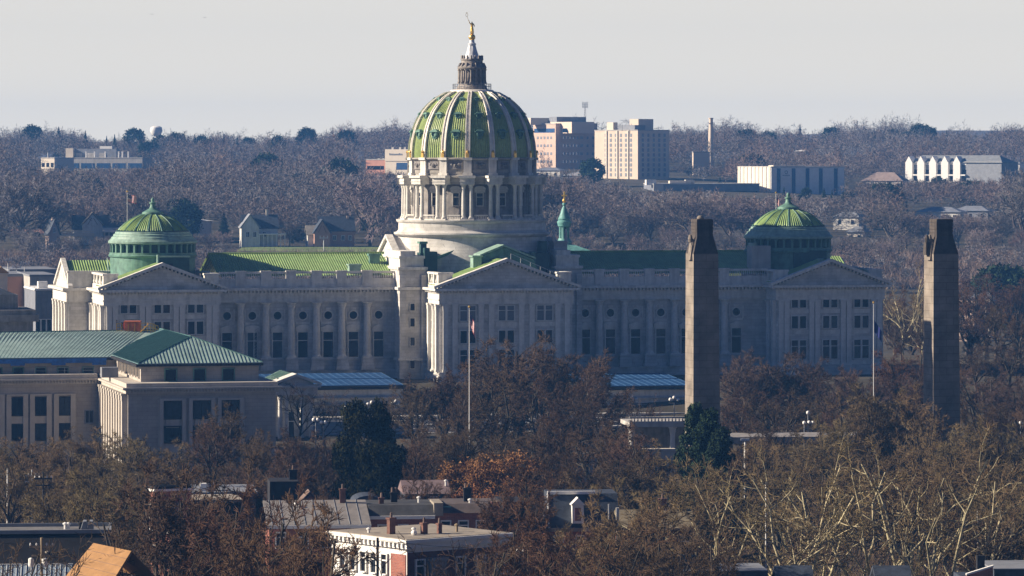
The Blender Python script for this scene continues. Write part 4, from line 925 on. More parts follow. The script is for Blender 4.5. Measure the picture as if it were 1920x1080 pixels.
# low wide office at the far left
f,r,u1,v1,zt=blk('hilltop_office','grey low office with ribbon windows and white rooftop plant on the left hill','office building',120,267,117,297,2330,-14,concrete)
for k in range(5): MB().box(u1*k/5+.8,u1*(k+1)/5-.5,-.1,0,zt-5.4,zt-2.6).build('window_band',glass_blue,r)
ru(f,r,123,137,278,297,3,6,bone,'stair_head'); ru(f,r,137,218,279,297,5,6,blind,'plant_room'); ru(f,r,187,210,274,279,5,3,white)
for px in (160,176,196,221,228,239): ru(f,r,px,px+2,284,297,2,1,white)
for k in range(3): MB().box(f.U(142+k*22,4.9),f.U(154+k*22,4.9),4.8,4.9,zt+.3,zt+3).build('plant_panel',concrete,r)
f,r,u1,v1,zt=blk('cream_annexe','small cream block with one ribbon window left of the hilltop office','annexe',77,102,76,297,2310,-35,bone)
for k in range(3): window(r,u1*(k+.5)/3,0,zt-4.6,1.9,2.2,style='tiny',pm=glass)
MB().tube((3,2,zt),(3,2,zt+3.2),.15,n=4).build('antenna',metal_white,r)
# water tank dome on the skyline
Y=2750; t=thing('water_tower','white round water tank just above the left skyline','water tower',(wx(293,Y),Y,T(wx(293,Y),Y))); zt=wz(236,Y)-t.location.z
MB().lathe([(.8,0),(.8,zt-7),(2.8,zt-6),(4.1,zt-3.2),(3.6,zt-1),(2,zt-.1),(.1,zt)],18).build('tank',white,t,smooth=True)
# low roofs among the far trees
def low(name,label,x0,x1,yt,Y,wall,roofm,hip=True,h=3,th=-25,dep=9):
    f=Fr(x0,Y,th,T(wx(x0,Y),Y)-1); r=f.root(name,label,'house'); u1=f.U(x1,0); zt=f.Z(yt)
    MB().box(0,u1,0,dep,-3,zt-h).build('wall',wall,r)
    MB().add([(-.6,-.6,zt-h),(u1+.6,-.6,zt-h),(u1+.6,dep+.6,zt-h),(-.6,dep+.6,zt-h),(u1*.28,dep/2,zt),(u1*.72,dep/2,zt)],[(0,1,5,4),(1,2,5),(2,3,4,5),(3,0,4),(3,2,1,0)]).build('roof',roofm,r)
    for k in range(max(2,int(u1/4))): window(r,u1*(k+.5)/max(2,int(u1/4)),0,zt-h-2.6,1.1,1.5,style='tiny',pm=glass)
    return f,r,u1,zt
low('bungalow','pinkish hipped roof house between the striped office and white apartments',1616,1692,323,1990,offwhite,M('faded_pink_roof',(.25,.19,.17),.9,.2,.5),h=4)
low('white_house','white house with small front gable right of the right wing dome',1562,1610,397,1620,offwhite,grey,h=2)
low('white_house','pale house low beside the right wing dome, half behind branches',1588,1618,425,1570,bone,grey,h=2)
low('white_house','wide pale house row above the right pylon',1715,1800,388,1700,offwhite,blind,h=2)
low('white_house','bluish roofed house right above the right pylon crown',1786,1852,386,1730,blind,blind,h=2)
low('far_roof','low white garage roof in the woods above the striped office',1490,1508,281,2350,blind,white,h=.8)
low('far_roof','pale low roofs in front of the hospital block',1000,1050,314,2150,offwhite,blind,h=1.5)
low('far_roof','grey low roof in front of the hospital beside the evergreen',1050,1140,322,2130,blind,grey,h=2)
low('white_house','tiny white house at the right edge of the far hill',1890,1912,303,2150,white,grey,h=1)
low('house','white flat house behind the left wing dome',338,374,411,1540,offwhite,white,h=.6)
low('house','low pale house row above the drum of the right dome',1400,1404,470,1400,offwhite,grey,h=.6) if False else None
low('brick_house','small orange brick house far right by the pylon',1798,1828,553,1130,pinkbrick,grey,h=.8,dep=8)
low('white_house','small white van-like house right of the right pylon',1828,1856,548,1150,offwhite,blind,h=1.2,dep=8)
# detailed houses on the near edge of the far bank
def gable(r,u0,u1,v0,v1,zb,ze,zr,wall,roofm,axis='u',ov=.5,timber=False):
    MB().box(u0,u1,v0,v1,zb,ze).build('wall',wall,r)
    if axis=='u':
        vm=(v0+v1)/2; MB().prism([(v0,ze),(v1,ze),(vm,zr-.15)],'x',u0,u1).build('gable_wall',wall,r)
        for a_,s_ in ((v0-ov,1),(v1+ov,-1)): MB().prism([(a_,ze-.25),(vm,zr),(vm,zr+.25),(a_,ze)],'x',u0-ov,u1+ov).build('roof',roofm,r)
    else:
        um=(u0+u1)/2; MB().prism([(u0,ze),(u1,ze),(um,zr-.15)],'y',v0,v1).build('gable_wall',wall,r)
        for a_ in (u0-ov,u1+ov): MB().prism([(a_,ze-.25),(um,zr),(um,zr+.25),(a_,ze)],'y',v0-ov,v1+ov).build('roof',roofm,r)
        if timber:
            m=MB()
            for s_ in (-1,1): m.tube((um+s_*(u1-u0)*.5,v0-.08,ze),(um,v0-.08,zr-.3),.14,n=4); m.tube((um+s_*(u1-u0)*.25,v0-.08,ze),(um+s_*(u1-u0)*.05,v0-.08,ze+(zr-ze)*.55),.12,n=4)
            m.build('timber_frame',brownroof,r)
H=Fr(585,1500,10,T(-70,1500)); r=H.root('brick_house','dark roofed brick house with sunlit steep gable and two chimneys','house')
gable(r,3,15,0,9,-2,H.Z(433),H.Z(407),redbrick_far,slate,'u'); gable(r,.5,6,-3,3,-2,H.Z(436),H.Z(412),redbrick_far,slate,'y',timber=True); gable(r,-1.5,3,0,6,-2,H.Z(440),H.Z(424),offwhite,tanroof,'u')
for px,py in ((652,406),(664,419)): u=H.U(px,4); MB().box(u-.4,u+.4,3.6,4.5,H.Z(440),H.Z(py)).build('chimney',pinkbrick,r)
for u in (8,11,13.5): window(r,u,0,H.Z(450),1.0,1.5,style='mull',fm=white)
H=Fr(452,1500,10,T(-90,1500)); r=H.root('gabled_house','grey roofed house with white trimmed front porch above the left roof','house')
gable(r,1,13,0,9,-2,H.Z(428),H.Z(404),offwhite,slate,'u'); gable(r,-.2,6,-3,3,-2,H.Z(426),H.Z(402),offwhite,grey,'y'); MB().box(9.3,10.1,4,4.8,H.Z(410),H.Z(393)).build('chimney',bone,r)
for u in (2,4.5,8.2): window(r,u,-3 if u<6 else 0,H.Z(444),1.1,1.7,style='mull',fm=white)
m=MB(); m.box(6,15.5,-3.2,0,H.Z(440),H.Z(438)); 
for i in range(7): m.box(6+i*1.5,6.25+i*1.5,-3.1,-2.9,-1,H.Z(440))
m.build('porch',white,r)
H=Fr(128,1520,8,T(-155,1520)); r=H.root('tudor_house','long half timbered house with pale gable behind the left wing','house')
gable(r,2,20,0,10,-2,H.Z(430),H.Z(405),offwhite,slate,'u'); gable(r,5,12,-3,4,-2,H.Z(421),H.Z(399),offwhite,tanroof,'y',timber=True); MB().box(11,12.5,5,6.2,H.Z(410),H.Z(396)).build('chimney',bone,r)
m=MB(); m.box(-3.5,9,-4.5,-.5,H.Z(442),H.Z(438)); rail(m,-3.5,9,-4.6,-4.4,H.Z(438),H.Z(433),pitch=1,r=.1); m.build('terrace',bone,r)
gable(r,12.5,18,-5,0,-2,H.Z(434),H.Z(428),peach,bone,'u')
for u in (13.5,15,16.5): window(r,u,-5,H.Z(441),.9,1.2,style='mull',fm=brownroof)
H=Fr(92,1490,30,T(-160,1490)); r=H.root('steep_gable_house','narrow house with steep sunlit pink gable at the left','house')
gable(r,0,4,0,3.4,-2,H.Z(440),H.Z(412),pinkbrick,slate,'y'); MB().box(1.6,2.2,1,1.6,H.Z(420),H.Z(408)).build('chimney',pinkbrick,r); window(r,2,0,H.Z(436),.8,1.6,style='mull',fm=white)
H=Fr(70,1600,12,T(-180,1600)); r=H.root('garden_house','low brownish house in woods at far left','house'); gable(r,-9,2,0,8,-2,H.Z(438),H.Z(431),redbrick_far,redbrick_far,'u')
tag(grid('lawn',[wx(px,1500) for px in range(455,735,20)],[1440,1460,1480,1500],lawn_m,lambda x,y:T(x,y)+.3),kind='structure')
# light masts
def mast(px,py,Y,lb,n=4):
    z0=T(wx(px,Y),Y); h=wz(py,Y)-z0; t=thing('light_mast',lb,'light mast',(wx(px,Y),Y,z0),0,'floodlight masts'); MB().lathe([(.22*Y/1500,0),(.14*Y/1500,h)],7).build('pole',metal_white,t)
    m=MB(); s_=Y/1500
    m.box(-1.4*s_,1.4*s_,-.08,.08,h-.5,h-.3)
    for i in range(n): m.box((-1.4+i*2.6/(n-1))*s_,(-1.15+i*2.6/(n-1))*s_,-.3,.3,h-.6,h+.35*s_)
    m.build('lamp_bar',metal_white,t)
mast(15,485,1000,'leftmost of the three pale floodlight masts'); mast(31,498,1010,'middle, lowest of the three pale floodlight masts'); mast(46,492,1005,'right one of the three pale floodlight masts')
mast(560,291,2300,'floodlight mast on the far hill left of the dome'); mast(289,291,2330,'floodlight mast right of the hilltop office')
mast(607,444,1450,'pale mast before the brick house',n=3)
# ------------------------------------------------------------------ birds
for px,py in ((285,27),(384,33)):
    Y=1400; m=MB(); m.add([(0,0,0),(-.75,0,.28),(-.7,.35,.25),(0,.35,.02),(.75,0,.22),(.7,.35,.2),(0,.15,-.1)],[(0,1,2,3),(0,3,5,4),(0,6,1),(0,4,6),(1,6,3,2),(4,5,3,6)])
    o=m.build('bird',dark,None,loc=(wx(px,Y),Y,wz(py,Y))); tag(o,'tiny dark bird high in the sky, '+('left one of the two' if px<300 else 'right one of the two'),'bird','birds in the sky')
# ------------------------------------------------------------------ trees
rng = np.random.default_rng(11)
def mesh_np(name, V, Fq, mat):
    """V (n,3), Fq (m,k) with k constant"""
    me = bpy.data.meshes.new(name); n, k = Fq.shape
    me.vertices.add(len(V)); me.vertices.foreach_set('co', np.ascontiguousarray(V, dtype=np.float32).ravel())
    me.loops.add(n*k); me.loops.foreach_set('vertex_index', Fq.astype(np.int32).ravel())
    me.polygons.add(n); me.polygons.foreach_set('loop_start', (np.arange(n)*k).astype(np.int32))
    me.polygons.foreach_set('loop_total', np.full(n,k,dtype=np.int32)); me.materials.append(mat); me.update(calc_edges=True); return me
def segs_mesh(name, S, mat, ns=3):
    S = np.array(S, dtype=float); p = S[:,0:3]; q = S[:,3:6]; r0 = S[:,6:7]; r1 = S[:,7:8]
    d = q-p; d /= np.linalg.norm(d,axis=1,keepdims=True)+1e-9
    h = np.where(np.abs(d[:,2:3])<.8, np.array([[0,0,1.]]), np.array([[1.,0,0]])); a_ = np.cross(d,h); a_ /= np.linalg.norm(a_,axis=1,keepdims=True)+1e-9; b_ = np.cross(d,a_)
    V = []
    for base, r in ((p,r0),(q,r1)):
        for i in range(ns): t=2*pi*i/ns; V.append(base+(a_*cos(t)+b_*sin(t))*r)
    V = np.stack(V,axis=1); N = len(S); o = (np.arange(N)*2*ns)[:,None]
    Fq = np.concatenate([o+np.array([[i,(i+1)%ns,(i+1)%ns+ns,i+ns]]) for i in range(ns)],axis=0)
    return mesh_np(name, V.reshape(-1,3), Fq, mat)
def grow(seed, H, trunk, nlimb, ang, ratios, kids, r0, wig=.16, trop=.06, minlen=.5, flat=1.0, twig=.030):
    """limbs (levels 0-2) and twigs (3+) of one bare tree, H metres tall"""
    R = random.Random(seed); thick = []; thin = []
    def rot(d, a1):
        ax = d.orthogonal().normalized(); ax.rotate(Matrix.Rotation(R.uniform(0,2*pi),3,d)); v = d.copy(); v.rotate(Matrix.Rotation(a1,3,ax)); return v
    def branch(p, d, L, r, lev):
        n = 5 if lev==0 else (4 if lev<3 else (3 if lev==3 else 2)); pts=[(p,d,r)]
        for i in range(n):
            w_ = wig*(1 if lev else .35)
            d = (d+Vector((R.gauss(0,w_),R.gauss(0,w_),R.gauss(0,w_)))+Vector((0,0,trop*(1.0 if lev<3 else .6)))).normalized()
            q = p+d*(L/n); rn = max(twig*.35, r*(1-.62*(i+1)/n)) if lev else r*(1-.30*(i+1)/n)
            rr = r*(1-.62*i/n) if lev else r*(1-.30*i/n)
            (thick if lev<3 else thin).append((*p,*q,max(twig*.5,rr),rn)); p=q; pts.append((p,d,rn))
        if lev >= len(ratios): return
        if lev==0:
            for i in range(nlimb):
                t = i/(nlimb-1); k = min(n, int(round(n*(.55+.45*t)))); pp,dd,rr = pts[k]
                a1 = ang*(1.15-.75*t)*R.uniform(.8,1.2)
                az_ = i*2.4+R.uniform(-.4,.4); dv = Vector((sin(a1)*cos(az_)*flat, sin(a1)*sin(az_)*flat, cos(a1))).normalized()
                branch(pp, dv, H*ratios[0]*R.uniform(.85,1.1)*(.9+.2*(1-abs(2*t-1))), r*.52, 1)
            return
        nk = kids[lev-1]
        for i in range(nk):
            t = .28+.72*(i+R.random()*.7)/nk; k = min(n, max(1,int(round(t*n)))); p0,d0,_ = pts[k-1]; p1,d1,rr = pts[k]
            f = min(1,max(0,t*n-(k-1))); pp = p0.lerp(p1,f)
            LL = L*ratios[lev]*R.uniform(.7,1.15)*(1.15-.45*t)
            if LL < minlen: LL = minlen
            branch(pp, rot(d1, R.uniform(.45,.95)), LL, max(twig, rr*.62), lev+1)
    branch(Vector((0,0,-.3)), Vector((0,0,1)), H*trunk, r0, 0)
    return thick, thin
TREES = {}
def tree_kind(key, seed, **k):
    tw = k.pop('mat', twig_brown); bk = k.pop('bark', bark)
    th, tn = grow(seed, **k)
    TREES[key] = (segs_mesh('trunk', th, bk, 5), segs_mesh('crown', tn, tw, 3), len(tn))
R5 = (.42,.52,.50,.48,.46)
for i in range(5): tree_kind('round%d'%i, 20+i, H=18, trunk=.30, nlimb=8, ang=.95, ratios=R5, kids=(6,5,5,4), r0=.46, trop=.05)
for i in range(3): tree_kind('vase%d'%i, 40+i, H=18, trunk=.24, nlimb=8, ang=.62, ratios=(.52,.45,.45,.45,.42), kids=(7,5,5,4), r0=.38, trop=.10)
for i in range(4): tree_kind('syc%d'%i, 60+i, H=22, trunk=.22, nlimb=5, ang=.80, ratios=(.58,.46,.46,.46), kids=(6,7,6), r0=.31, wig=.26, trop=.09, bark=syc_bark, mat=twig_tan, twig=.034)
for i in range(2): tree_kind('thinr%d'%i, 80+i, H=14, trunk=.3, nlimb=6, ang=.8, ratios=(.42,.5,.5,.5), kids=(5,5,4), r0=.2, trop=.08, twig=.02)
# leafy crowns
def leaf_cloud(seed, centres, per, rad, size, droop=0.):
    g = np.random.default_rng(seed); C_ = np.repeat(np.array(centres),per,axis=0); n=len(C_)
    o = g.normal(size=(n,3)); o /= np.linalg.norm(o,axis=1,keepdims=True); o *= (g.random((n,1))**.5)*rad; P_ = C_+o*np.array([1,1,.8])
    a_ = g.normal(size=(n,3)); a_/=np.linalg.norm(a_,axis=1,keepdims=True); b_ = np.cross(a_,g.normal(size=(n,3))); b_/=np.linalg.norm(b_,axis=1,keepdims=True)+1e-9
    s_ = size*(.6+.8*g.random((n,1))); a_[:,2]-=droop
    V = np.stack([P_-a_*s_*.5-b_*s_*.28,P_+a_*s_*.5-b_*s_*.1,P_+a_*s_*.6+b_*s_*.12,P_-a_*s_*.4+b_*s_*.3],axis=1).reshape(-1,3)
    return V, np.arange(n*4).reshape(n,4)
def blob_centres(seed, n, rx, rz, zc, shape=None):
    g = random.Random(seed); out=[]
    while len(out)<n:
        u=g.uniform(-1,1); t=g.uniform(0,2*pi); z=g.uniform(-1,1); r=sqrt(max(0,1-z*z))*(.55+.45*g.random()**.4)
        if shape: r = shape(z)*(.35+.65*g.random()**.5)
        out.append((rx*r*cos(t), rx*r*sin(t), zc+z*rz+g.gauss(0,.25)))
    return out
V_,F_ = leaf_cloud(3, blob_centres(3,120,6.3,6.6,7.6,lambda z:sqrt(max(0,1-((z+.25)/1.28)**2))*(.8+.3*sin(z*9))), 250, 1.35, .36, .5); EV = mesh_np('crown', V_, F_, leaf_green)
V_,F_ = leaf_cloud(5, blob_centres(5,150,3.2,6.6,6.8,lambda z:((1-z)*.5)**.8+.06), 170, .75, .26, .6); CN = mesh_np('crown', V_, F_, conifer_m)
def trunk_only(h, r): return segs_mesh('trunk', [(0,0,-.3,0,0,h*.5,r,r*.7),(0,0,h*.5,.1,0,h,r*.7,r*.2)], bark, 7)
EVT, CNT = trunk_only(11,.45), trunk_only(12,.3)
# rust tree: bare limbs with clinging dry leaves
th, tn = grow(91, 14, .25, 8, .9, (.42,.5,.5,.5), (5,5,4), .28)
RT = segs_mesh('trunk', th, bark, 5); g_=random.Random(4); cen=[tn[g_.randrange(len(tn))][3:6] for _ in range(260)]
V_,F_ = leaf_cloud(9, cen, 40, .8, .22, .1); RC = mesh_np('crown', V_, F_, leaf_rust); RTW = segs_mesh('twigs', tn, twig_rust, 3)
PLACED = []
def put(name, label, cat, tr, cr, px, ytop, Y, Hm, wsc=1.0, crmat=None, group=None, baremat=None, rot_=None, extra=None):
    x = wx(px,Y); z0 = T(x,Y); s = (wz(ytop,Y)-z0)/Hm
    t = thing(name, label, cat, (x,Y,z0), random.uniform(0,6.28) if rot_ is None else rot_, group)
    t.scale = (s*wsc, s*wsc, s)
    a_ = link('trunk', tr, t); b_ = link('crown', cr, t)
    if crmat: b_.material_slots[0].link='OBJECT'; b_.material_slots[0].material=crmat
    if baremat: a_.material_slots[0].link='OBJECT'; a_.material_slots[0].material=baremat
    if extra: link('twigs', extra, t)
    PLACED.append((t,px,ytop,Y)); return t
def topz(me):
    co = np.empty(len(me.vertices)*3,dtype=np.float32); me.vertices.foreach_get('co',co); z=np.sort(co.reshape(-1,3)[:,2]); return float(z[int(len(z)*.985)])
HT = {k: topz(v[1]) for k,v in TREES.items()}
KIND = {'b':('dark brown bare tree',twig_brown),'p':('purplish bare tree',twig_purple),'t':('tan fuzzy bare tree',twig_tan),'r':('reddish brown bare tree',twig_rust)}
def zone(px, y, Y):
    if Y>740: return 'beyond the right end of the capitol'
    X = [(200,'office block left end'),(330,'office block side wall'),(520,'office block front'),(640,'small portico'),(770,'dark evergreen'),(1000,'flagpole and central pediment'),(1160,'central block, right part'),(1280,'bridge columns'),(1360,'left pylon'),(1540,'right wing windows'),(1700,'right wing flagpole'),(1790,'right pylon'),(2000,'right park edge')]
    for a_,b_ in X:
        if px<a_: return ('before ' if Y>640 else ('mid park, before ' if Y>480 else 'foremost, before '))+b_
FG = []
def bare(px,yt,Y,k='b',v='round',wsc=1.0):
    n = {'round':5,'vase':3,'syc':4,'thinr':2}[v]; key = v+str(random.randrange(n)); tr,cr,_ = TREES[key]
    size = 'tall ' if (wz(yt,Y)-T(wx(px,Y),Y))>17 else ('low ' if (wz(yt,Y)-T(wx(px,Y),Y))<11 else '')
    if v=='syc': lab=size+'pale limbed sycamore '
    elif v=='vase': lab=size+KIND[k][0].replace('tree','upright tree')+' '
    elif v=='thinr': lab='thin '+KIND[k][0]+' '
    else: lab=size+KIND[k][0]+' '
    t = put('sycamore_tree' if v=='syc' else 'bare_tree', lab+zone(px,yt,Y), 'tree', tr, cr, px, yt, Y, HT[key], wsc, KIND[k][1] if v!='syc' else None, 'sycamores in the foreground' if v=='syc' else 'bare winter trees in front of the capitol')
    FG.append((t,px)); return t
L_ = [ # centre crowns
 (975,640,700,'b','round',1.25),(905,662,705,'b','round',1.1),(1050,660,705,'b','round',1.1),(830,703,700,'p','round',1.05),(775,728,695,'b','round',1.0),(1110,690,700,'b','round',1.0),
 (940,700,670,'b','round',1.1),(865,735,660,'b','round',1),(1010,715,665,'b','round',1.1),(1085,740,660,'b','round',1.0),(1140,778,650,'b','thinr',1.2),(1190,735,690,'p','thinr',.7),(1225,765,690,'p','thinr',.7),(1100,690,680,'b','round',1.0),
 (820,790,600,'b','round',1),(780,830,580,'b','round',1.05),(870,800,590,'b','vase',1),(940,820,575,'b','round',1.1),(1010,800,590,'b','round',1),(1070,790,585,'b','vase',1.1),(1130,800,575,'b','round',1),(1195,810,560,'b','vase',1.1),(1250,838,555,'t','round',.9),(1160,850,540,'b','round',1),(1060,860,535,'b','round',1.05),(1000,880,530,'r','round',1),
 # right crowns
 (1385,672,735,'p','round',1.05),(1440,666,735,'p','round',1.1),(1500,668,735,'p','round',1.1),(1555,690,730,'p','round',1),(1610,700,725,'p','round',1),(1662,690,730,'r','round',.9),(1700,655,735,'r','round',1.0),(1745,690,720,'p','round',1),
 (1400,730,680,'b','round',1.1),(1465,740,670,'b','round',1.1),(1530,745,670,'b','round',1.1),(1590,760,660,'b','round',1),(1380,780,640,'b','round',1),(1440,800,620,'b','round',1),
 (1600,745,590,'t','vase',1.1),(1650,738,590,'t','vase',1.1),(1700,740,590,'t','vase',1),(1560,785,585,'t','vase',1),(1745,790,570,'t','round',.9),
 (1790,812,560,'t','round',1),(1840,800,560,'t','vase',1.1),(1895,800,560,'t','round',1),(1500,820,570,'t','round',1),(1420,830,560,'t','round',1),(1860,850,520,'t','vase',1.1),(1770,850,520,'t','vase',1),(1640,830,530,'t','round',1),(1560,850,530,'t','round',1),(1370,860,545,'b','round',1),(1460,870,520,'t','vase',1),(1700,860,510,'t','round',1),(1910,870,500,'t','round',1),
 # far right park
 (1820,600,860,'p','round',1),(1868,575,880,'b','round',1),(1915,590,860,'b','round',1),(1830,650,780,'p','round',1.1),(1890,640,780,'p','round',1.1),(1850,700,720,'p','round',1.1),(1912,710,710,'p','round',1.1),(1795,680,760,'r','round',1),(1835,755,640,'b','round',1.1),(1900,760,640,'b','round',1.1),
 # beyond the right end
 (1678,565,955,'p','round',1),(1712,548,985,'r','round',1),(1690,610,880,'p','round',1),(1728,598,890,'b','round',1),(1812,545,1010,'r','round',1),(1850,520,1040,'p','round',1.1),(1905,530,1030,'r','round',1),(1745,560,960,'p','round',1),
 # left
 (10,835,590,'t','vase',1.1),(55,828,580,'t','round',1.05),(120,815,590,'t','round',1.05),(180,810,590,'t','vase',1.1),(235,818,580,'t','round',1.1),(300,828,585,'t','round',1.1),(90,860,550,'t','round',1),(160,865,540,'t','round',1.05),(250,870,535,'t','round',1.1),(330,860,540,'t','vase',1.1),(25,880,530,'t','round',1),
 (430,768,610,'b','vase',1.0),(400,800,590,'b','round',.9),(475,815,600,'b','vase',1),(520,820,620,'b','round',1),(560,718,715,'b','thinr',1.1),(610,735,715,'p','thinr',1),(650,760,700,'p','thinr',1),(560,810,610,'b','round',1),(600,830,590,'b','round',1),(540,850,560,'b','round',1),(620,862,560,'b','round',1),(450,880,540,'b','round',1),(500,890,530,'b','vase',1),(380,880,530,'b','round',1),(765,870,545,'b','round',1),(800,890,525,'r','round',.9),(720,740,700,'b','thinr',1),
 # near trees
 (180,900,472,'t','round',1),(120,900,476,'t','vase',1),(1100,900,482,'t','round',1),(640,930,475,'b','vase',1),(760,940,470,'r','thinr',1),(1180,915,470,'t','vase',1),(985,940,455,'r','vase',.9),(1240,900,480,'t','round',1),
 (300,905,392,'b','vase',1),(365,890,398,'b','vase',1.0),(430,925,385,'r','vase',1),(500,960,372,'r','vase',1.0),(565,975,366,'r','vase',1.0),(240,960,378,'b','thinr',1),(1010,960,392,'r','vase',1),(1190,950,405,'t','vase',1),(1215,930,412,'t','vase',1),(860,1010,385,'b','thinr',1),(960,905,455,'r','vase',.9),(900,1015,370,'b','thinr',1.1),(1120,1000,372,'r','thinr',1.1),(30,1010,365,'b','thinr',.8),
 (1320,870,480,'t','round',1),(1880,930,450,'t','round',1),(1830,960,440,'b','vase',1),(1240,980,395,'b','vase',1),(1320,1000,385,'b','vase',1)]
for a_ in L_: bare(*a_)
for px,yt,Y,k in ((1400,868,432,1.1),(1480,840,428,1.0),(1545,858,440,1.0),(1625,835,430,1.1),(1700,815,436,1.1),(1765,850,425,1),(1290,900,440,1),(1850,880,430,1)): bare(px,yt,Y,'t','syc',k)
t=bare(1692,497,905,'t','syc',1.0); t['label']='tall whitish sycamore rising just beyond the right end of the capitol'; t['group']='sycamores in the park'
t=bare(1730,540,930,'t','syc',.9); t['label']='smaller pale sycamore left of the right pylon, beyond the capitol'; t['group']='sycamores in the park'
put('evergreen_tree','dense dark evergreen with rounded crown below the left half of the capitol','tree',EVT,EV,690,772,560,13.6,.70)
put('evergreen_tree','dark evergreen shrub tree low beside the larger dark evergreen','tree',EVT,EV,715,850,545,13.6,.9)
put('conifer_tree','dark pointed conifer at the left foot of the left pylon','tree',CNT,CN,1303,768,552,13.4,.95)
put('conifer_tree','dark pointed conifer right before the left pylon, slightly lower','tree',CNT,CN,1328,778,548,13.4,1.0)
put('conifer_tree','low broad dark conifer at the right foot of the left pylon','tree',CNT,CN,1350,812,545,13.4,1.2)
for px,yt,Y,l in ((900,800,578,'tall rust leaved tree beside the white flagpole'),(955,790,570,'rust leaved tree right of the flagpole'),(870,868,540,'low orange leaved tree left of the flagpole foot'),(990,850,550,'rust leaved tree right of centre, behind the mansard house'),(700,905,520,'small dry leaved tree under the dark evergreen')):
    put('rust_tree',l,'tree',RT,RC,px,yt,Y,12.6,1.0,extra=RTW,group='rust coloured trees')
# ordinal wording for those foreground trees that share a description
from collections import defaultdict
by = defaultdict(list)
for t,px in FG: by[t['label']].append((px,t))
ORD = ['leftmost','second','third','fourth','fifth','sixth','seventh','eighth','ninth','tenth']
for lab,ls in by.items():
    if len(ls)>1:
        ls.sort(key=lambda q:q[0])
        for i,(px,t) in enumerate(ls): t['label'] = lab+', '+('leftmost' if i==0 else ('rightmost' if i==len(ls)-1 else ORD[min(i,9)]+' from left'))
# ------------------------------------------------------------------ the wooded far bank
FARK = []
for i in range(6):
    th, tn = grow(200+i, 16, .26, 8, .95 if i%2 else .75, (.44,.52,.52,.55), (6,5,5), .34, trop=.04, minlen=.9, twig=.055)
    FARK.append((segs_mesh('trunk', th, far_bark, 4), segs_mesh('crown', tn, far_a, 3)))
FH = [topz(k[1]) for k in FARK]
def far_conifer(seed):
    g=np.random.default_rng(seed); n=2600; z=g.random(n)**.8; r=(1-z)*2.9*(.5+.5*g.random(n))*(1+.25*np.sin(z*40)); a_=g.random(n)*2*pi
    P_=np.stack([r*np.cos(a_),r*np.sin(a_),1.5+z*13.5],1); d=np.stack([np.cos(a_),np.sin(a_),-.35*np.ones(n)],1); s_=.9*(1.1-z)[:,None]+.15
    t_=np.stack([-np.sin(a_),np.cos(a_),g.normal(size=n)*.3],1)
    V=np.stack([P_-d*s_,P_+t_*s_*.35,P_+d*s_*.8,P_-t_*s_*.35],1).reshape(-1,3); return mesh_np('crown',V,np.arange(n*4).reshape(n,4),conifer_m)
FC = [far_conifer(3),far_conifer(4)]; FCT = segs_mesh('trunk',[(0,0,-.3,0,0,14,.3,.05)],far_bark,5)
V_,F_ = leaf_cloud(15, blob_centres(15,110,4.6,5.2,7.5), 40, 1.5, .75, .2); FE = mesh_np('crown', V_, F_, conifer_m)
LM = [(90,'left edge'),(270,'hilltop office'),(440,'left wing dome'),(560,'gabled house'),(690,'brick house'),(790,'medical building'),(1000,'great dome'),(1120,'hospital and turquoise spire'),(1270,'apartment tower'),(1370,'smokestack'),(1590,'panel office'),(1700,'bungalow'),(1900,'white apartment house'),(2100,'right edge')]
def lm(px): return next(b_ for a_,b_ in LM if px<a_)
# keep clear of buildings: (px0, px1, Y nearest, lowest visible row) boxes in front of which trees stay low
CLEAR = [(72,270,2330,318),(684,772,2200,326),(985,1120,2260,318),(1112,1262,2100,345),(1296,1338,2200,312),(1204,1428,1950,362),(1380,1588,1950,372),(1612,1695,1990,343),(1694,1882,2080,340),(440,535,1500,455),(575,685,1500,458),(84,250,1490,445),(330,378,1540,440),(1560,1618,1570,445),(1712,1855,1700,404),(1885,1915,2150,318),(1484,1514,2350,283),(286,296,2750,246),(553,568,2300,300),(284,294,2330,300),(600,614,1450,468),(455,735,1440,478),(1040,1142,2130,330),(1000,1052,2150,326)]
def limit(px, Y, halfw):
    top = None
    for a_,b_,yb,row in CLEAR:
        if px+halfw>a_ and px-halfw<b_ and Y<yb+2: top = max(top or 0, row)
    return top
def inside(px, Y):
    for a_,b_,yb,row in CLEAR[:22]:
        if a_-5<px<b_+5 and yb-6<Y<yb+ (45 if Y>1700 else 22): return True
    return False
gr = random.Random(5); spots = []
Y = 1335.
while Y < 2900:
    step = 13.0+ (Y-1300)*.008
    px = -40+gr.uniform(0,30)
    while px < 1960:
        yy = Y+gr.uniform(-.5,.5)*step; spots.append((px,yy)); px += step*gr.uniform(.75,1.25)/yy*F
    Y += step*1.05
far_n = 0; stuffS = []
LOWP = [k for k in range(3)]
SKY_EVER = {(110,2600),(160,2500),(200,2640),(252,2640),(262,2600),(300,2560),(330,2560),(365,2620),(378,2560),(400,2600),(420,2560),(465,2620),(590,2560),(650,2500),(1285,2500),(1440,2650),(1500,2660),(1660,2620),(1690,2640),(1740,2600),(1900,2700),(1880,2660),(1430,2500),(60,2560),(130,2480),(215,2500),(275,2450),(345,2480),(390,2500),(445,2540),(520,2450),(575,2600),(1400,2450),(1455,2500),(1640,2520),(1672,2540),(1705,2550),(1725,2580),(1775,2620),(1830,2600),(1865,2620),(1560,2600)}
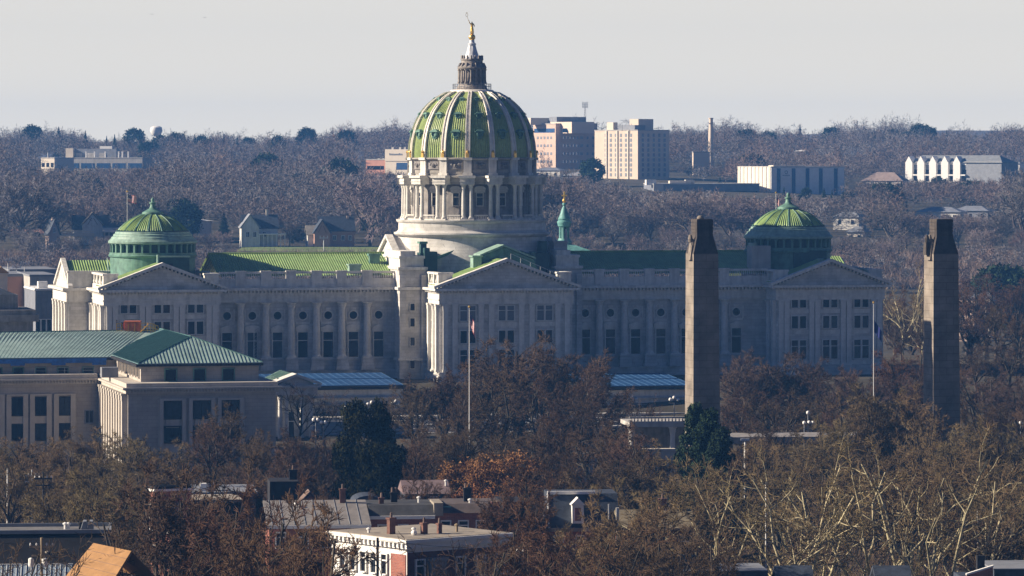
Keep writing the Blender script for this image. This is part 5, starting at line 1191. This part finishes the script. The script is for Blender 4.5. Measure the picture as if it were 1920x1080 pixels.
EVER = [(70,1560,435),(230,1620,380),(245,1560,395),(160,1750,330),(340,1560,375),(350,1535,385),(420,1570,395),(560,1530,430),(548,1520,440),(530,1900,305),(690,1600,368),(720,1545,410),(705,1620,355),(745,1700,345),(575,1780,325),(640,1850,300),(1110,2000,298),(1408,2050,290),(1470,1880,350),(1512,1890,352),(1500,1880,365),(1545,1860,352),(1560,1880,356),(1590,1800,360),(1660,1700,345),(1690,1750,340),(1720,1900,335),(1760,1950,333),(1800,1900,335),(1820,1850,340),(1350,2000,330),(1360,1990,340),(1660,1600,395),(1690,1560,425),(1640,1620,400),(1880,1180,500),(1870,1200,505),(1900,1700,370),(500,2000,290),(20,1800,350),(300,1900,320)]
FARL = []
def far_put(kind, px, Y, ytop=None, h=None, w_=1.0, mat=None):
    x=wx(px,Y); z0=T(x,Y)
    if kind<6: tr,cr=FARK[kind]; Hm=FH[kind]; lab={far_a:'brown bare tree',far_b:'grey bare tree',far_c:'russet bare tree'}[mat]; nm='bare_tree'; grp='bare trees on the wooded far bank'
    elif kind<8: tr,cr=FCT,FC[kind-6]; Hm=15; lab='dark pointed fir'; nm='fir_tree'; grp='firs on the wooded far bank'
    else: tr,cr=FCT,FE; Hm=13; lab='dark rounded evergreen'; nm='evergreen_tree'; grp='evergreens on the wooded far bank'
    if h is None: h=wz(ytop,Y)-z0
    s=h/Hm; row='low on' if Y<1620 else ('halfway up' if Y<2100 else 'high on')
    sz=('tall ' if h>17.5 else 'short ' if h<14 else '')+('broad ' if w_>1.08 else ''); FARL.append((px,None)); t=thing(nm, f'{sz}{lab} {row} far bank, by {lm(px)}', 'tree', (x,Y,z0), gr.uniform(0,6.28), grp); t.scale=(s*w_,s*w_,s)
    FARL[-1]=(px,t); link('trunk',tr,t); b_=link('crown',cr,t)
    if mat and kind<6: b_.material_slots[0].link='OBJECT'; b_.material_slots[0].material=mat
for (px,Y,yt) in EVER: far_put(gr.choice([6,7,8,8]), px, Y, ytop=yt, w_=1.15)
for (px,Y) in sorted(SKY_EVER): far_put(gr.choice([6,8,8,7]), px, Y, h=gr.uniform(15,21), w_=.85)
for px,Y in spots:
    if inside(px,Y): continue
    x=wx(px,Y); z0=T(x,Y); h=gr.uniform(12,23)*(1 if Y>1480 else .38)*(1+.22*sin(px*.021+Y*.004)+.14*sin(px*.057+2+Y*.01))
    if Y>2300: h=gr.uniform(13,19)*(1+.13*sin(px*.02)+.10*sin(px*.06+1))*(1.12 if px>1300 else 1)
    if 455<px<735 and 1425<Y<1500: continue
    hw=h*.42/Y*F; top=limit(px,Y,hw)
    if top is not None:
        h=min(h, wz(top,Y)-z0)
        if h<4: continue
    mat = (far_a,far_a,far_b,far_c)[int((sin(px*.013+1)+sin(Y*.011)+gr.uniform(-1.4,1.4)+3)/6*3.99)%4]
    kd = gr.randrange(6)
    if far_n<172 and Y>1400: far_n+=1; far_put(kd,px,Y,h=h,w_=gr.uniform(.9,1.25),mat=mat)
    else: stuffS.append((x,Y,z0,h,gr.uniform(.9,1.25),gr.random()))
by = defaultdict(list)
for px,t in FARL: by[t['label']].append((px,t))
for lab,ls in by.items():
    if len(ls)>1:
        ls.sort(key=lambda q:q[0])
        for i,(px,t) in enumerate(ls): t['label'] = lab+', '+('leftmost' if i==0 else ('rightmost' if i==len(ls)-1 else ORD[min(i,9)]+' from left'))
for o_ in COL.objects:
    lb = o_.get('label')
    if lb and len(lb.split())>16: o_['label'] = lb.replace('bare tree','tree').replace(' on far bank','').replace('mid park, ','')
# the rest of the wood behind them reads as one mass
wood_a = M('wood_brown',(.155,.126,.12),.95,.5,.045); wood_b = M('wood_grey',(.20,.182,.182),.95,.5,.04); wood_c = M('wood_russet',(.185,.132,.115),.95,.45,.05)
def wood_mass(name, S, kmax, mat, seed, label, wseg=.10):
    g=np.random.default_rng(seed); Vs=[]
    base=[]
    for i in range(4):
        co=np.empty(len(FARK[i][1].vertices)*3,dtype=np.float32); FARK[i][1].vertices.foreach_get('co',co); v=co.reshape(-1,6,3); c0=v[:,:3].mean(1); c1=v[:,3:].mean(1)
        idx=g.choice(len(c0),min(kmax,len(c0)),replace=False); base.append((c0[idx]/FH[i],c1[idx]/FH[i]))
    for (x,y,z,h,w_,r_) in S:
        c0,c1=base[int(r_*3.99)]; a_=r_*40; R_=np.array([[cos(a_),-sin(a_),0],[sin(a_),cos(a_),0],[0,0,1]])*h; Sx=np.array([w_,w_,1])
        p=(c0@R_.T)*Sx+np.array([x,y,z]); q=(c1@R_.T)*Sx+np.array([x,y,z]); d=q-p; q=q+d*.7
        n_=g.normal(size=p.shape); s_=np.cross(d,n_); s_/=np.linalg.norm(s_,axis=1,keepdims=True)+1e-9; s_*=wseg
        Vs.append(np.stack([p-s_,p+s_,q],1).reshape(-1,3))
    V=np.concatenate(Vs); me=mesh_np(name,V,np.arange(len(V)).reshape(-1,3),mat); o=link(name,me); tag(o,label,'trees',kind='stuff'); return o
g1=[s for s in stuffS if s[5]<.4]; g2=[s for s in stuffS if .4<=s[5]<.75]; g3=[s for s in stuffS if s[5]>=.75]
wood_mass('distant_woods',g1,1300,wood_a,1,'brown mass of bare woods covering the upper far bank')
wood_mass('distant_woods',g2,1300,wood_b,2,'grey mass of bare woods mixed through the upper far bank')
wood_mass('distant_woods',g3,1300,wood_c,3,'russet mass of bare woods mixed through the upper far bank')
print('SPOTS',len(spots),far_n,len(stuffS),len(FG))
# brush on the river bank and under the near trees
def brush(name,label,fn,n,mat,h,w_,seed):
    g=np.random.default_rng(seed); P=[]
    x,y=fn(g,n); z=np.array([T(a_,b_) for a_,b_ in zip(x,y)]); p=np.stack([x,y,z],1); d=g.normal(size=(n,3))*.45; d[:,2]=1; q=p+d*(h*(.4+.6*g.random((n,1))))
    s_=np.cross(d,g.normal(size=(n,3))); s_/=np.linalg.norm(s_,axis=1,keepdims=True); s_*=w_
    V=np.stack([p-s_,p+s_,q],1).reshape(-1,3); tag(link(name,mesh_np(name,V,np.arange(n*3).reshape(-1,3),mat)),label,'undergrowth',kind='stuff')
def bank(g,n): y=g.uniform(1340,1440,n); x=(g.uniform(-60,1980,n)-960)/F*y; return x,y
brush('undergrowth','reddish brush thicket along the top of the river bank',bank,70000,far_c,4.0,.09,5)
def near_(g,n): y=g.uniform(455,700,n); x=(g.uniform(-60,1980,n)-960)/F*y; return x,y
brush('undergrowth','dark brown undergrowth between the trees of the park',near_,60000,twig_brown,3.0,.05,6)
# ------------------------------------------------------------------ row houses in the foreground
def parapet(r,u0,u1,v0,v1,z,t=.3,h=.5,mat=None,name='parapet'):
    m=MB(); m.box(u0,u1,v0,v0+t,z,z+h); m.box(u0,u1,v1-t,v1,z,z+h); m.box(u0,u0+t,v0+t,v1-t,z,z+h); m.box(u1-t,u1,v0+t,v1-t,z,z+h); return m.build(name,mat or dark,r)
def vent(r,x,y,z,h=.8,mat=None):
    return MB().lathe([(.13,0),(.13,h-.25),(.24,h-.22),(.24,h-.1),(.05,h)],8).build('roof_vent',mat or metal_white,r,loc=(x,y,z))
def chim(r,x,y,z0,z1,w_=.45,mat=None,pots=1,pm=None):
    c=MB(); c.box(x-w_,x+w_,y-w_*.7,y+w_*.7,z0,z1); c.box(x-w_-.08,x+w_+.08,y-w_*.7-.08,y+w_*.7+.08,z1,z1+.18); o=c.build('chimney',mat or sooty_brick,r)
    for k in range(pots): MB().lathe([(.14,0),(.11,.5)],8,x+(k-(pots-1)/2)*.4,y).build('chimney_pot',brownroof,o,loc=(0,0,z1+.18))
    return o
# grey metal roofed row
H=Fr(505,452,6,0); r=H.root('row_house','row house with long pale grey metal roof below the dark evergreen','row house')
u1=H.U(692,0); ze=H.Z(984); zr=ze+1.9
MB().box(0,u1,0,9,-1,ze-.1).build('wall',redbrick,r)
MB().add([(-.3,-.4,ze),(u1+.2,-.4,ze),(u1+.2,8.5,zr),(-.3,8.5,zr),(-.3,-.4,ze-.2),(u1+.2,-.4,ze-.2),(u1+.2,8.5,zr-.2),(-.3,8.5,zr-.2)],[(0,1,2,3),(7,6,5,4),(0,4,5,1),(1,5,6,2),(2,6,7,3),(3,7,4,0)]).build('roof',M('grey_seamed_roof',(.23,.21,.195),.7,.18,.6,streak=.2),r)
m=MB()
for i in range(9): x=.3+i*u1/9; m.tube((x,-.4,ze+.03),(x,8.5,zr+.03),.035,n=4)
m.build('roof_seams',grey,r); MB().box(-.3,u1+.2,-.6,-.4,ze-.4,ze-.05).build('gutter',white,r)
chim(r,u1*.78,7.5,zr-.6,zr+1.1,.3); vent(r,u1*.3,6,zr-.8)
for k in range(4): window(r,1.2+k*2.4,0,ze-2.4,.9,1.5,style='transom',fm=white)
# dark flat roofs
H=Fr(695,458,6,0); r=H.root('row_house','pair of dark flat roofed brick row houses with white eave strip','row house')
u1=H.U(815,0); zt=H.Z(968); MB().box(0,u1,0,8,-1,zt).build('wall',redbrick,r); MB().frust(-.2,u1+.1,-.3,8.2,zt,-.2,u1+.1,1,8.2,zt+1.1).build('roof',M('dark_felt_roof',(.055,.055,.058),.9,.35,.8),r)
MB().box(-.2,u1,-.55,-.3,zt-.3,zt+.05).build('eave_trim',white,r); chim(r,u1*.42,5,zt+.6,zt+2.0,.35,dark,2); chim(r,u1*.2,3,zt+.6,zt+1.6,.25); vent(r,u1*.8,4,zt+1)
for k in range(3): window(r,1.3+k*2.2,0,zt-2.6,.9,1.6,style='transom',fm=white)
H=Fr(815,459,6,0); r=H.root('row_house','brown flat roofed row house with black chimney block at its right end','row house')
u1=H.U(978,0); zt=H.Z(962); MB().box(0,u1,0,8,-1,zt).build('wall',redbrick,r); MB().frust(0,u1,-.3,8.2,zt,0,u1,1,8.2,zt+.9).build('roof',M('brown_felt_roof',(.10,.08,.075),.9,.3,.8),r)
MB().box(-.1,.9,-.3,5,zt-.3,zt+1.1).build('party_wall',tanroof,r); chim(r,3.9,4,zt+.5,zt+2.2,.4,dark,2); MB().box(u1-2.2,u1+.2,-1.2,7,-1,zt+1.2).build('mansard',dark,r)
MB().box(u1-3.3,u1-2.4,-.2,.8,zt+.1,zt+1.2).build('chimney',redbrick,r); vent(r,4,2,zt+.6); MB().box(1,1.8,.5,1.2,zt+.2,zt+.7).build('roof_box',turq,r)
for k in range(4): window(r,1.2+k*1.9,0,zt-2.4,.9,1.5,style='transom',fm=white)
# white painted corner house
H=Fr(763,418,38,0); r=H.root('corner_house','white painted corner house with bracketed cornice, brick strip and flat roof','corner house')
u1=H.U(952,0); v1=H.V(622,0); zt=H.Z(1012); MB().box(0,u1,0,v1,-1,zt-.9).build('wall',white,r)
MB().box(.0,u1-.1,-.06,0,-1,zt-1.3).build('front_wall',M('shaded_plum_brick',(.12,.05,.05),.9,.3,.8),r); MB().box(-.07,0,.15,2.6,-1,zt-1.5).build('brick_strip',redbrick,r)  # front brick coloured darker than the side strip, its shade put into the colour
m=MB(); m.box(-.55,u1+.3,-.6,v1+.3,zt-.35,zt); m.box(-.3,u1+.1,-.35,v1+.1,zt-.9,zt-.35)
for k in range(int(v1/.7)): m.box(-.5,-.3,k*.7+.1,k*.7+.3,zt-.8,zt-.35)
m.build('cornice',white,r); MB().box(-.3,u1,-.3,v1,zt,zt+.06).build('roof',tanroof,r)
for k in range(5): window(r,0,3.6+k*1.75,zt-3.6,.85,1.9,face='left',style='transom',fm=white); window(r,0,3.6+k*1.75,zt-6.6,.85,1.9,face='left',style='transom',fm=white)
for k in range(5): window(r,1.5+k*2.5,-.06,zt-3.9,.95,1.8,style='transom',fm=white)
m=MB(); m.box(2.3,4.4,-1.0,-.1,zt-2.2,zt-1.9); m.box(2.5,4.2,-.9,-.1,zt-6,zt-2.2); m.build('bay_window',grey,r)
chim(r,2.2,5.6,zt,zt+1.5,.35,sooty_brick,1); chim(r,4.8,3.6,zt,zt+1.0,.3); chim(r,6.4,3.2,zt,zt+.9,.22); vent(r,3.5,3.6,zt); vent(r,8.8,3.5,zt,.9,wood_pole); vent(r,1.2,8,zt,.6); MB().ball((3.1,3,zt+.3),.3,6).build('roof_dome',metal_white,r)
# slate mansard house with dormer
H=Fr(1030,462,4,0); r=H.root('mansard_house','dark slate mansard house with white gabled dormer and white ridge trim','mansard house')
u1=H.U(1160,0); ub=H.U(1118,0); zr=H.Z(928); ze=H.Z(990)
MB().box(0,u1,0,9,-1,ze).build('wall',redbrick,r); MB().prism([(-.3,ze),(1.6,zr),(7.5,zr),(9.3,ze)],'x',0,u1).build('roof',slate,r)
m=MB(); m.box(-.1,ub,1.3,1.7,zr-.05,zr+.28); m.box(-.14,0,-.4,-.1,ze,ze+.2); m.add([(-.12,-.35,ze),(-.0,-.35,ze),(0,1.5,zr),(-.12,1.5,zr),(-.12,-.05,ze),(0,-.05,ze),(0,1.85,zr),(-.12,1.85,zr)],[(0,1,2,3),(4,7,6,5),(0,4,5,1),(0,3,7,4),(1,5,6,2)]); m.build('white_trim',white,r)
ud=H.U(1083,0); d=MB(); d.box(ud-.62,ud+.62,-.45,1.4,ze+.5,ze+2.5); d.build('dormer',white,r); dd=r.children[-1]
MB().prism([(ud-.8,ze+2.5),(ud+.8,ze+2.5),(ud,ze+3.3)],'y',-.6,1.5).build('gable',white,dd); MB().box(ud-.32,ud+.32,-.5,-.45,ze+.8,ze+2.2).build('pane',redbrick,dd)
m=MB(); m.box(0,u1,-.6,-.1,ze-.35,ze+.02); m.build('cornice',tanroof,r)
for k in range(3): window(r,1+k*2.4,0,ze-2.6,.9,1.7,style='transom',fm=white)
H=Fr(1160,458,4,0); r=H.root('row_house','brown roofed brick row house with downpipe right of the mansard','row house')
u1=H.U(1300,0); ze=H.Z(990); MB().box(0,u1,0,9,-1,ze).build('wall',redbrick,r); MB().prism([(-.4,ze),(4.5,ze+1.6),(9.4,ze)],'x',0,u1+.3).build('roof',M('olive_shingle',(.17,.14,.09),.9,.35,.9),r); m=MB(); m.box(-.3,0,-.5,0,-1,ze+2.2); m.build('party_wall',offwhite,r); m=MB(); m.box(-1.15,-1.0,-.4,-.2,-1,ze+2.6); m.build('downpipe',metal_white,r); MB().box(0,u1+.3,-.7,-.4,ze-.3,ze).build('gutter',brownroof,r)
window(r,.9,0,ze-2.6,.9,1.6,style='transom',fm=white); [window(r,2.8+k*2.2,0,ze-2.6,.9,1.6,style='transom',fm=white) for k in range(3)]; chim(r,5.2,4.5,ze+1,ze+2.6,.4)
H=Fr(1150,500,4,0); r=H.root('row_house','dim dark roofed house with thin pale ridge line behind the sycamores','row house')
u1=H.U(1275,0); ze=H.Z(955); MB().box(0,u1,0,8,-1,ze-1.6).build('wall',redbrick,r); MB().prism([(-.4,ze-1.6),(4,ze),(8.4,ze-1.6)],'x',0,u1).build('roof',dark,r); MB().box(0,u1,3.8,4.2,ze-.05,ze+.12).build('ridge_cap',grey,r)
# left foreground: long dark roof
H=Fr(-30,405,5,0); r=H.root('long_row','long row of houses with grey flat roof and black sloping front','row house')
u1=H.U(208,0); z2=H.Z(988,0,9); z1=H.Z(1008); z0=H.Z(1064)
MB().box(0,u1,.3,9,-1,z0-.1).build('wall',brownroof,r); MB().prism([(-.6,z0),(1.4,z1),(9.2,z1+.15),(9.2,z0)],'x',0,u1).build('roof',dark,r); MB().box(0,u1,1.5,9.2,z1+.16,z1+.22).build('roof_deck',M('grey_roof_deck',(.16,.155,.155),.9,.3,.5),r)
parapet(r,0,u1,1.4,9.2,z1+.2,.25,.35,grey)
for px in (122,128,150,170): vent(r,H.U(px,5),6,z1+.2,.7,white if px<130 else dark)
for px in (158,170): x=H.U(px,3); MB().frust(x-.4,x+.3,3,5,z1+.2,x-.1,x+.2,3,5,z1+1.2).build('roof_hatch',grey,r)
vent(r,H.U(88,.6),.5,z0+1,.5,bone)
H=Fr(-30,392,5,0); r=H.root('metal_roof_shed','low building with blue grey ribbed metal roof at bottom left','shed')
u1=H.U(134,0); z1=H.Z(1066); MB().box(0,u1,0,6,-1,z1-1.3).build('wall',brownroof,r)
MB().add([(0,-1,z1-1.2),(u1,-1,z1-1.2),(u1,3,z1),(0,3,z1),(0,7,z1-1.2),(u1,7,z1-1.2),(0,-1,z1-1.35),(u1,-1,z1-1.35)],[(0,1,2,3),(3,2,5,4),(0,6,7,1),(0,3,4),(1,5,2)]).build('roof',M('blue_grey_metal',(.22,.28,.34),.45,.15,.6,.5),r)
m=MB()
for i in range(int(u1/.45)): m.tube((i*.45+.2,-1,z1-1.15),(i*.45+.2,3,z1+.05),.03,n=4)
m.build('roof_ribs',metal_white,r); MB().box(-.1,u1+.1,2.9,3.1,z1,z1+.12).build('ridge_cap',metal_white,r)
# orange sheathed roof
Y=372; H=Fr(215,Y,0,0); r=H.root('unfinished_house','house with bare orange plywood roof catching the sun at bottom left','house')
def pt(px,py,Yv): return (wx(px,Yv)-H.ox, Yv-Y, wz(py,Yv))
a_,b_,c_,d_=pt(175,1018,Y+6),pt(246,1033,Y+1),pt(200,1108,Y-4),pt(118,1086,Y+2)
off=Vector((.08,.1,-.18)); vs=[a_,b_,c_,d_]; MB().add(vs+[tuple(Vector(p)+off) for p in vs],[(3,2,1,0),(4,5,6,7),(0,1,5,4),(1,2,6,5),(2,3,7,6),(3,0,4,7)]).build('roof',plywood,r)
e_=(b_[0]+2.4,b_[1]+.5,b_[2]-2.6); f_=(a_[0]+2.4,a_[1]+.5,a_[2]-2.6); MB().add([a_,b_,e_,f_],[(0,1,2,3)]).build('roof_back',plywood,r)
MB().box(c_[0]-2.2,e_[0],c_[1]+1,a_[1],-1,c_[2]+.3).build('wall',brownroof,r)
m=MB()
for i in range(1,5):
    t=i/5; p=Vector(a_).lerp(Vector(d_),t); q=Vector(b_).lerp(Vector(c_),t); m.tube(p+Vector((0,0,.02)),q+Vector((0,0,.02)),.02,n=4)
m.build('sheet_joints',brownroof,r)
# sunlit brick gable ends among the trees
for px0,px1,yt,Yb,lb in ((277,290,922,470,'narrow sunlit red brick house end, left one of two between trees'),(283,318,1000,432,'taller sunlit red brick side wall among branches at bottom left')):
    H=Fr(px1,Yb,30,0); r=H.root('brick_house',lb,'row house'); v1=H.V(px0,0); zt=H.Z(yt); u1=4.5
    MB().box(0,u1,0,v1,-1,zt).build('wall',redbrick,r); MB().box(-.2,u1+.2,-.2,v1+.2,zt,zt+.25).build('cornice',white,r); parapet(r,0,u1,0,v1,zt+.25,.2,.3)
    for k in range(2): window(r,0,v1*(.3+.4*k),zt-3,.8,1.5,face='left',style='transom',fm=white)
    window(r,2.2,0,zt-3,.9,1.6,style='transom',fm=grey)
H=Fr(332,520,6,0); r=H.root('flat_house','low flat grey roof with white rooftop units behind left branches','house'); u1=H.U(480,0); zt=H.Z(928); MB().box(0,u1,0,12,-1,zt).build('wall',brownroof,r); MB().box(-.2,u1+.2,-.2,12.2,zt,zt+.3).build('parapet',grey,r)
for px in (383,395): x=H.U(px,2); MB().box(x-.5,x+.5,2,3.2,zt,zt+1.2).build('roof_unit',white if px<390 else blind,r)
H=Fr(345,505,6,0); r=H.root('flat_house','pale edged flat roof in front of the white rooftop units','house'); u1=H.U(450,0); zt=H.Z(942); MB().box(0,u1,0,8,-1,zt).build('wall',dark,r); MB().box(-.2,u1+.2,-.2,8.2,zt,zt+.3).build('parapet',tanroof,r)
H=Fr(506,500,6,0); r=H.root('dark_house','black unlit brick block with tall chimney stack left of the evergreen','house'); u1=H.U(560,0); zt=H.Z(903); MB().box(0,u1,0,6,-1,zt).build('wall',dark,r); chim(r,u1-.5,3,zt-.5,zt+1.0,.45,dark)
H=Fr(562,505,6,0); r=H.root('small_house','small house front with brick arch and pale blue gable near the evergreen','house'); u1=H.U(602,0); zt=H.Z(938); gable(r,0,u1,0,5,-1,zt-.6,zt+.7,redbrick_far,brownroof,'y',ov=.2); window(r,u1/2,0,zt-1.6,.9,1.1,style='plain',fm=white,pm=glass_blue)
H=Fr(760,530,6,0); r=H.root('brown_roof_house','house with shallow brown roof, small lit windows and metal flue','house'); u1=H.U(842,0); zt=H.Z(926); MB().box(0,u1,0,8,-1,zt).build('wall',slate,r); MB().prism([(-.4,zt),(4,zt+1.4),(8.4,zt)],'x',-.3,u1+.2).build('roof',M('mauve_shingle',(.17,.12,.12),.9,.25,.8),r)
for px in (807,815): window(r,H.U(px,0),0,zt-1.2,.45,.8,style='plain',fm=white,pm=bone)
vent(r,H.U(836,2),2,zt+.8,.8)
H=Fr(690,520,6,0); r=H.root('arched_shed','low dark barrel roofed shed under the evergreen','shed'); MB().prism([(1.8*cos(pi*k/10),H.Z(945)+1.0*sin(pi*k/10)) for k in range(11)],'y',0,6).build('roof',slate,r); MB().box(-1.8,1.8,.1,6,-1,H.Z(945)).build('wall',brownroof,r)
H=Fr(1812,398,4,0); r=H.root('brick_corner_roof','red brick parapet with white coping cut by the bottom right edge','row house'); u1=H.U(1862,0); z1=H.Z(1062); MB().add([(0,0,-1),(u1,0,-1),(u1,0,z1),(0,0,z1-.8),(0,.35,-1),(u1,.35,-1),(u1,.35,z1),(0,.35,z1-.8)],[(0,1,2,3),(7,6,5,4),(0,4,5,1),(1,5,6,2),(2,6,7,3),(3,7,4,0)]).build('wall',redbrick,r)
MB().add([(0,-.05,z1-.85),(u1+.05,-.05,z1-.05),(u1+.05,-.05,z1+.1),(0,-.05,z1-.68),(0,.4,z1-.85),(u1+.05,.4,z1-.05),(u1+.05,.4,z1+.1),(0,.4,z1-.68)],[(0,1,2,3),(7,6,5,4),(0,4,5,1),(1,5,6,2),(2,6,7,3),(3,7,4,0)]).build('coping',white,r); MB().box(u1-1.3,u1-.6,1,1.7,-1,z1+.9).build('chimney',dark,r); MB().box(0,u1+.3,.4,7,-1,z1-1.2).build('roof',slate,r)
H=Fr(1864,400,4,0); r=H.root('dark_flat_house','dark blue flat roof at the bottom right corner','row house'); MB().box(0,6,0,8,-1,H.Z(1068)).build('wall',slate,r); MB().box(-.1,6,-.1,8,H.Z(1068),H.Z(1066)).build('parapet',grey,r)
H=Fr(1262,402,4,0); r=H.root('dark_flat_house','low dark flat roof beneath the sycamores','row house'); u1=H.U(1440,0); MB().box(0,u1,0,7,-1,H.Z(1072)).build('wall',slate,r); MB().box(-.1,u1,-.1,7,H.Z(1072),H.Z(1070)).build('parapet',grey,r); chim(r,1.6,3,H.Z(1072),H.Z(1050),.8,slate)
for px,yt,Yb,lb in ((1465,1068,402,'low roof with small white gable under the left sycamore'),(1650,1068,410,'low shed roof with bright white panels under the sycamores')):
    H=Fr(px,Yb,4,0); r=H.root('shed',lb,'shed'); zt=H.Z(yt); gable(r,0,2.6,0,3,-1,zt-1.0,zt,white,slate,'u'); window(r,2,0,zt-2.4,.8,.9,style='plain',fm=white)
# poles
def pole(px,yt,Y,label,mat,r0=.14,arm=True,name='utility_pole'):
    h=wz(yt,Y); t=thing(name,label,'utility pole',(wx(px,Y),Y,0)); MB().lathe([(r0,0),(r0*.7,h)],8).build('pole',mat,t)
    if arm:
        m=MB(); m.box(-1.1,1.1,-.08,.08,h-.9,h-.72); m.box(-.9,.9,-.08,.08,h-1.7,h-1.55); m.build('crossarm',mat,t)
        for dx in (-1,-.45,.45,1): MB().lathe([(.05,0),(.09,.12),(.04,.25)],6).build('insulator',white,t,loc=(dx,0,h-.72))
    return t
t=pole(78,1008,380,'yellowish wooden utility pole with white insulators at bottom left',wood_pole,.17)
for dx in (-.9,.3): MB().lathe([(.22,0),(.25,.1),(.25,.7),(.1,.8)],8).build('transformer',white,t,loc=(dx,-.3,wz(1062,380)))
pole(81,885,520,'dark slim pole standing over the left flat roofs',dark,.12)
pole(14,878,560,'white post at the far left edge before the office block',metal_white,.13,False); pole(60,880,560,'tall white post, second from the left edge',metal_white,.13,True); pole(38,893,560,'thin brownish post between two white posts at left',wood_pole,.1,False)
pole(708,1008,385,'black pole in front of the white corner house',dark,.16,False); pole(990,1020,400,'wooden pole with wires right of the corner house',wood_pole,.15); pole(1261,1036,398,'orange lit wooden pole under the left sycamore',wood_pole,.14,False); pole(967,1038,400,'reddish small pole at bottom centre',redbrick,.09,False)
pole(1436,905,470,'pale slim post among the left sycamores',metal_white,.09,False); pole(1833,955,470,'pale slim post near the right edge',metal_white,.1,False)
# wires
for (a_,b_,lb) in (((78,1016,380),(-40,1010,380),'sagging wire left of the wooden pole'),((990,1028,400),(1261,1042,398),'sagging wire between the wooden pole and the orange lit pole'),((708,1012,385),(990,1028,400),'sagging wire before the white corner house')):
    m=MB(); p=Vector((wx(a_[0],a_[2]),a_[2],wz(a_[1],a_[2]))); q=Vector((wx(b_[0],b_[2]),b_[2],wz(b_[1],b_[2]))); L=[]
    for i in range(9): t=i/8; v=p.lerp(q,t); v.z-=1.2*4*t*(1-t)*.25; L.append(v)
    for u,v in zip(L,L[1:]): m.tube(u,v,.025,n=4)
    tag(m.build('overhead_wire',dark),lb,'wire')
# ------------------------------------------------------------------ haze
me = MB().box(-1700,1700,-80,3800,-9,96); hm = bpy.data.materials.new('haze_air'); hm.use_nodes=True; n_=hm.node_tree.nodes; n_.remove(n_['Principled BSDF'])
pv = n_.new('ShaderNodeVolumePrincipled'); pv.inputs['Color'].default_value=HAZE_COL; pv.inputs['Density'].default_value=HAZE_DEN; pv.inputs['Anisotropy'].default_value=0.0
hm.node_tree.links.new(pv.outputs[0], n_['Material Output'].inputs['Volume'])
tag(me.build('haze', hm), kind='stuff'); bpy.data.objects['haze']['label']='bluish winter haze over the river valley'; bpy.data.objects['haze']['category']='haze'
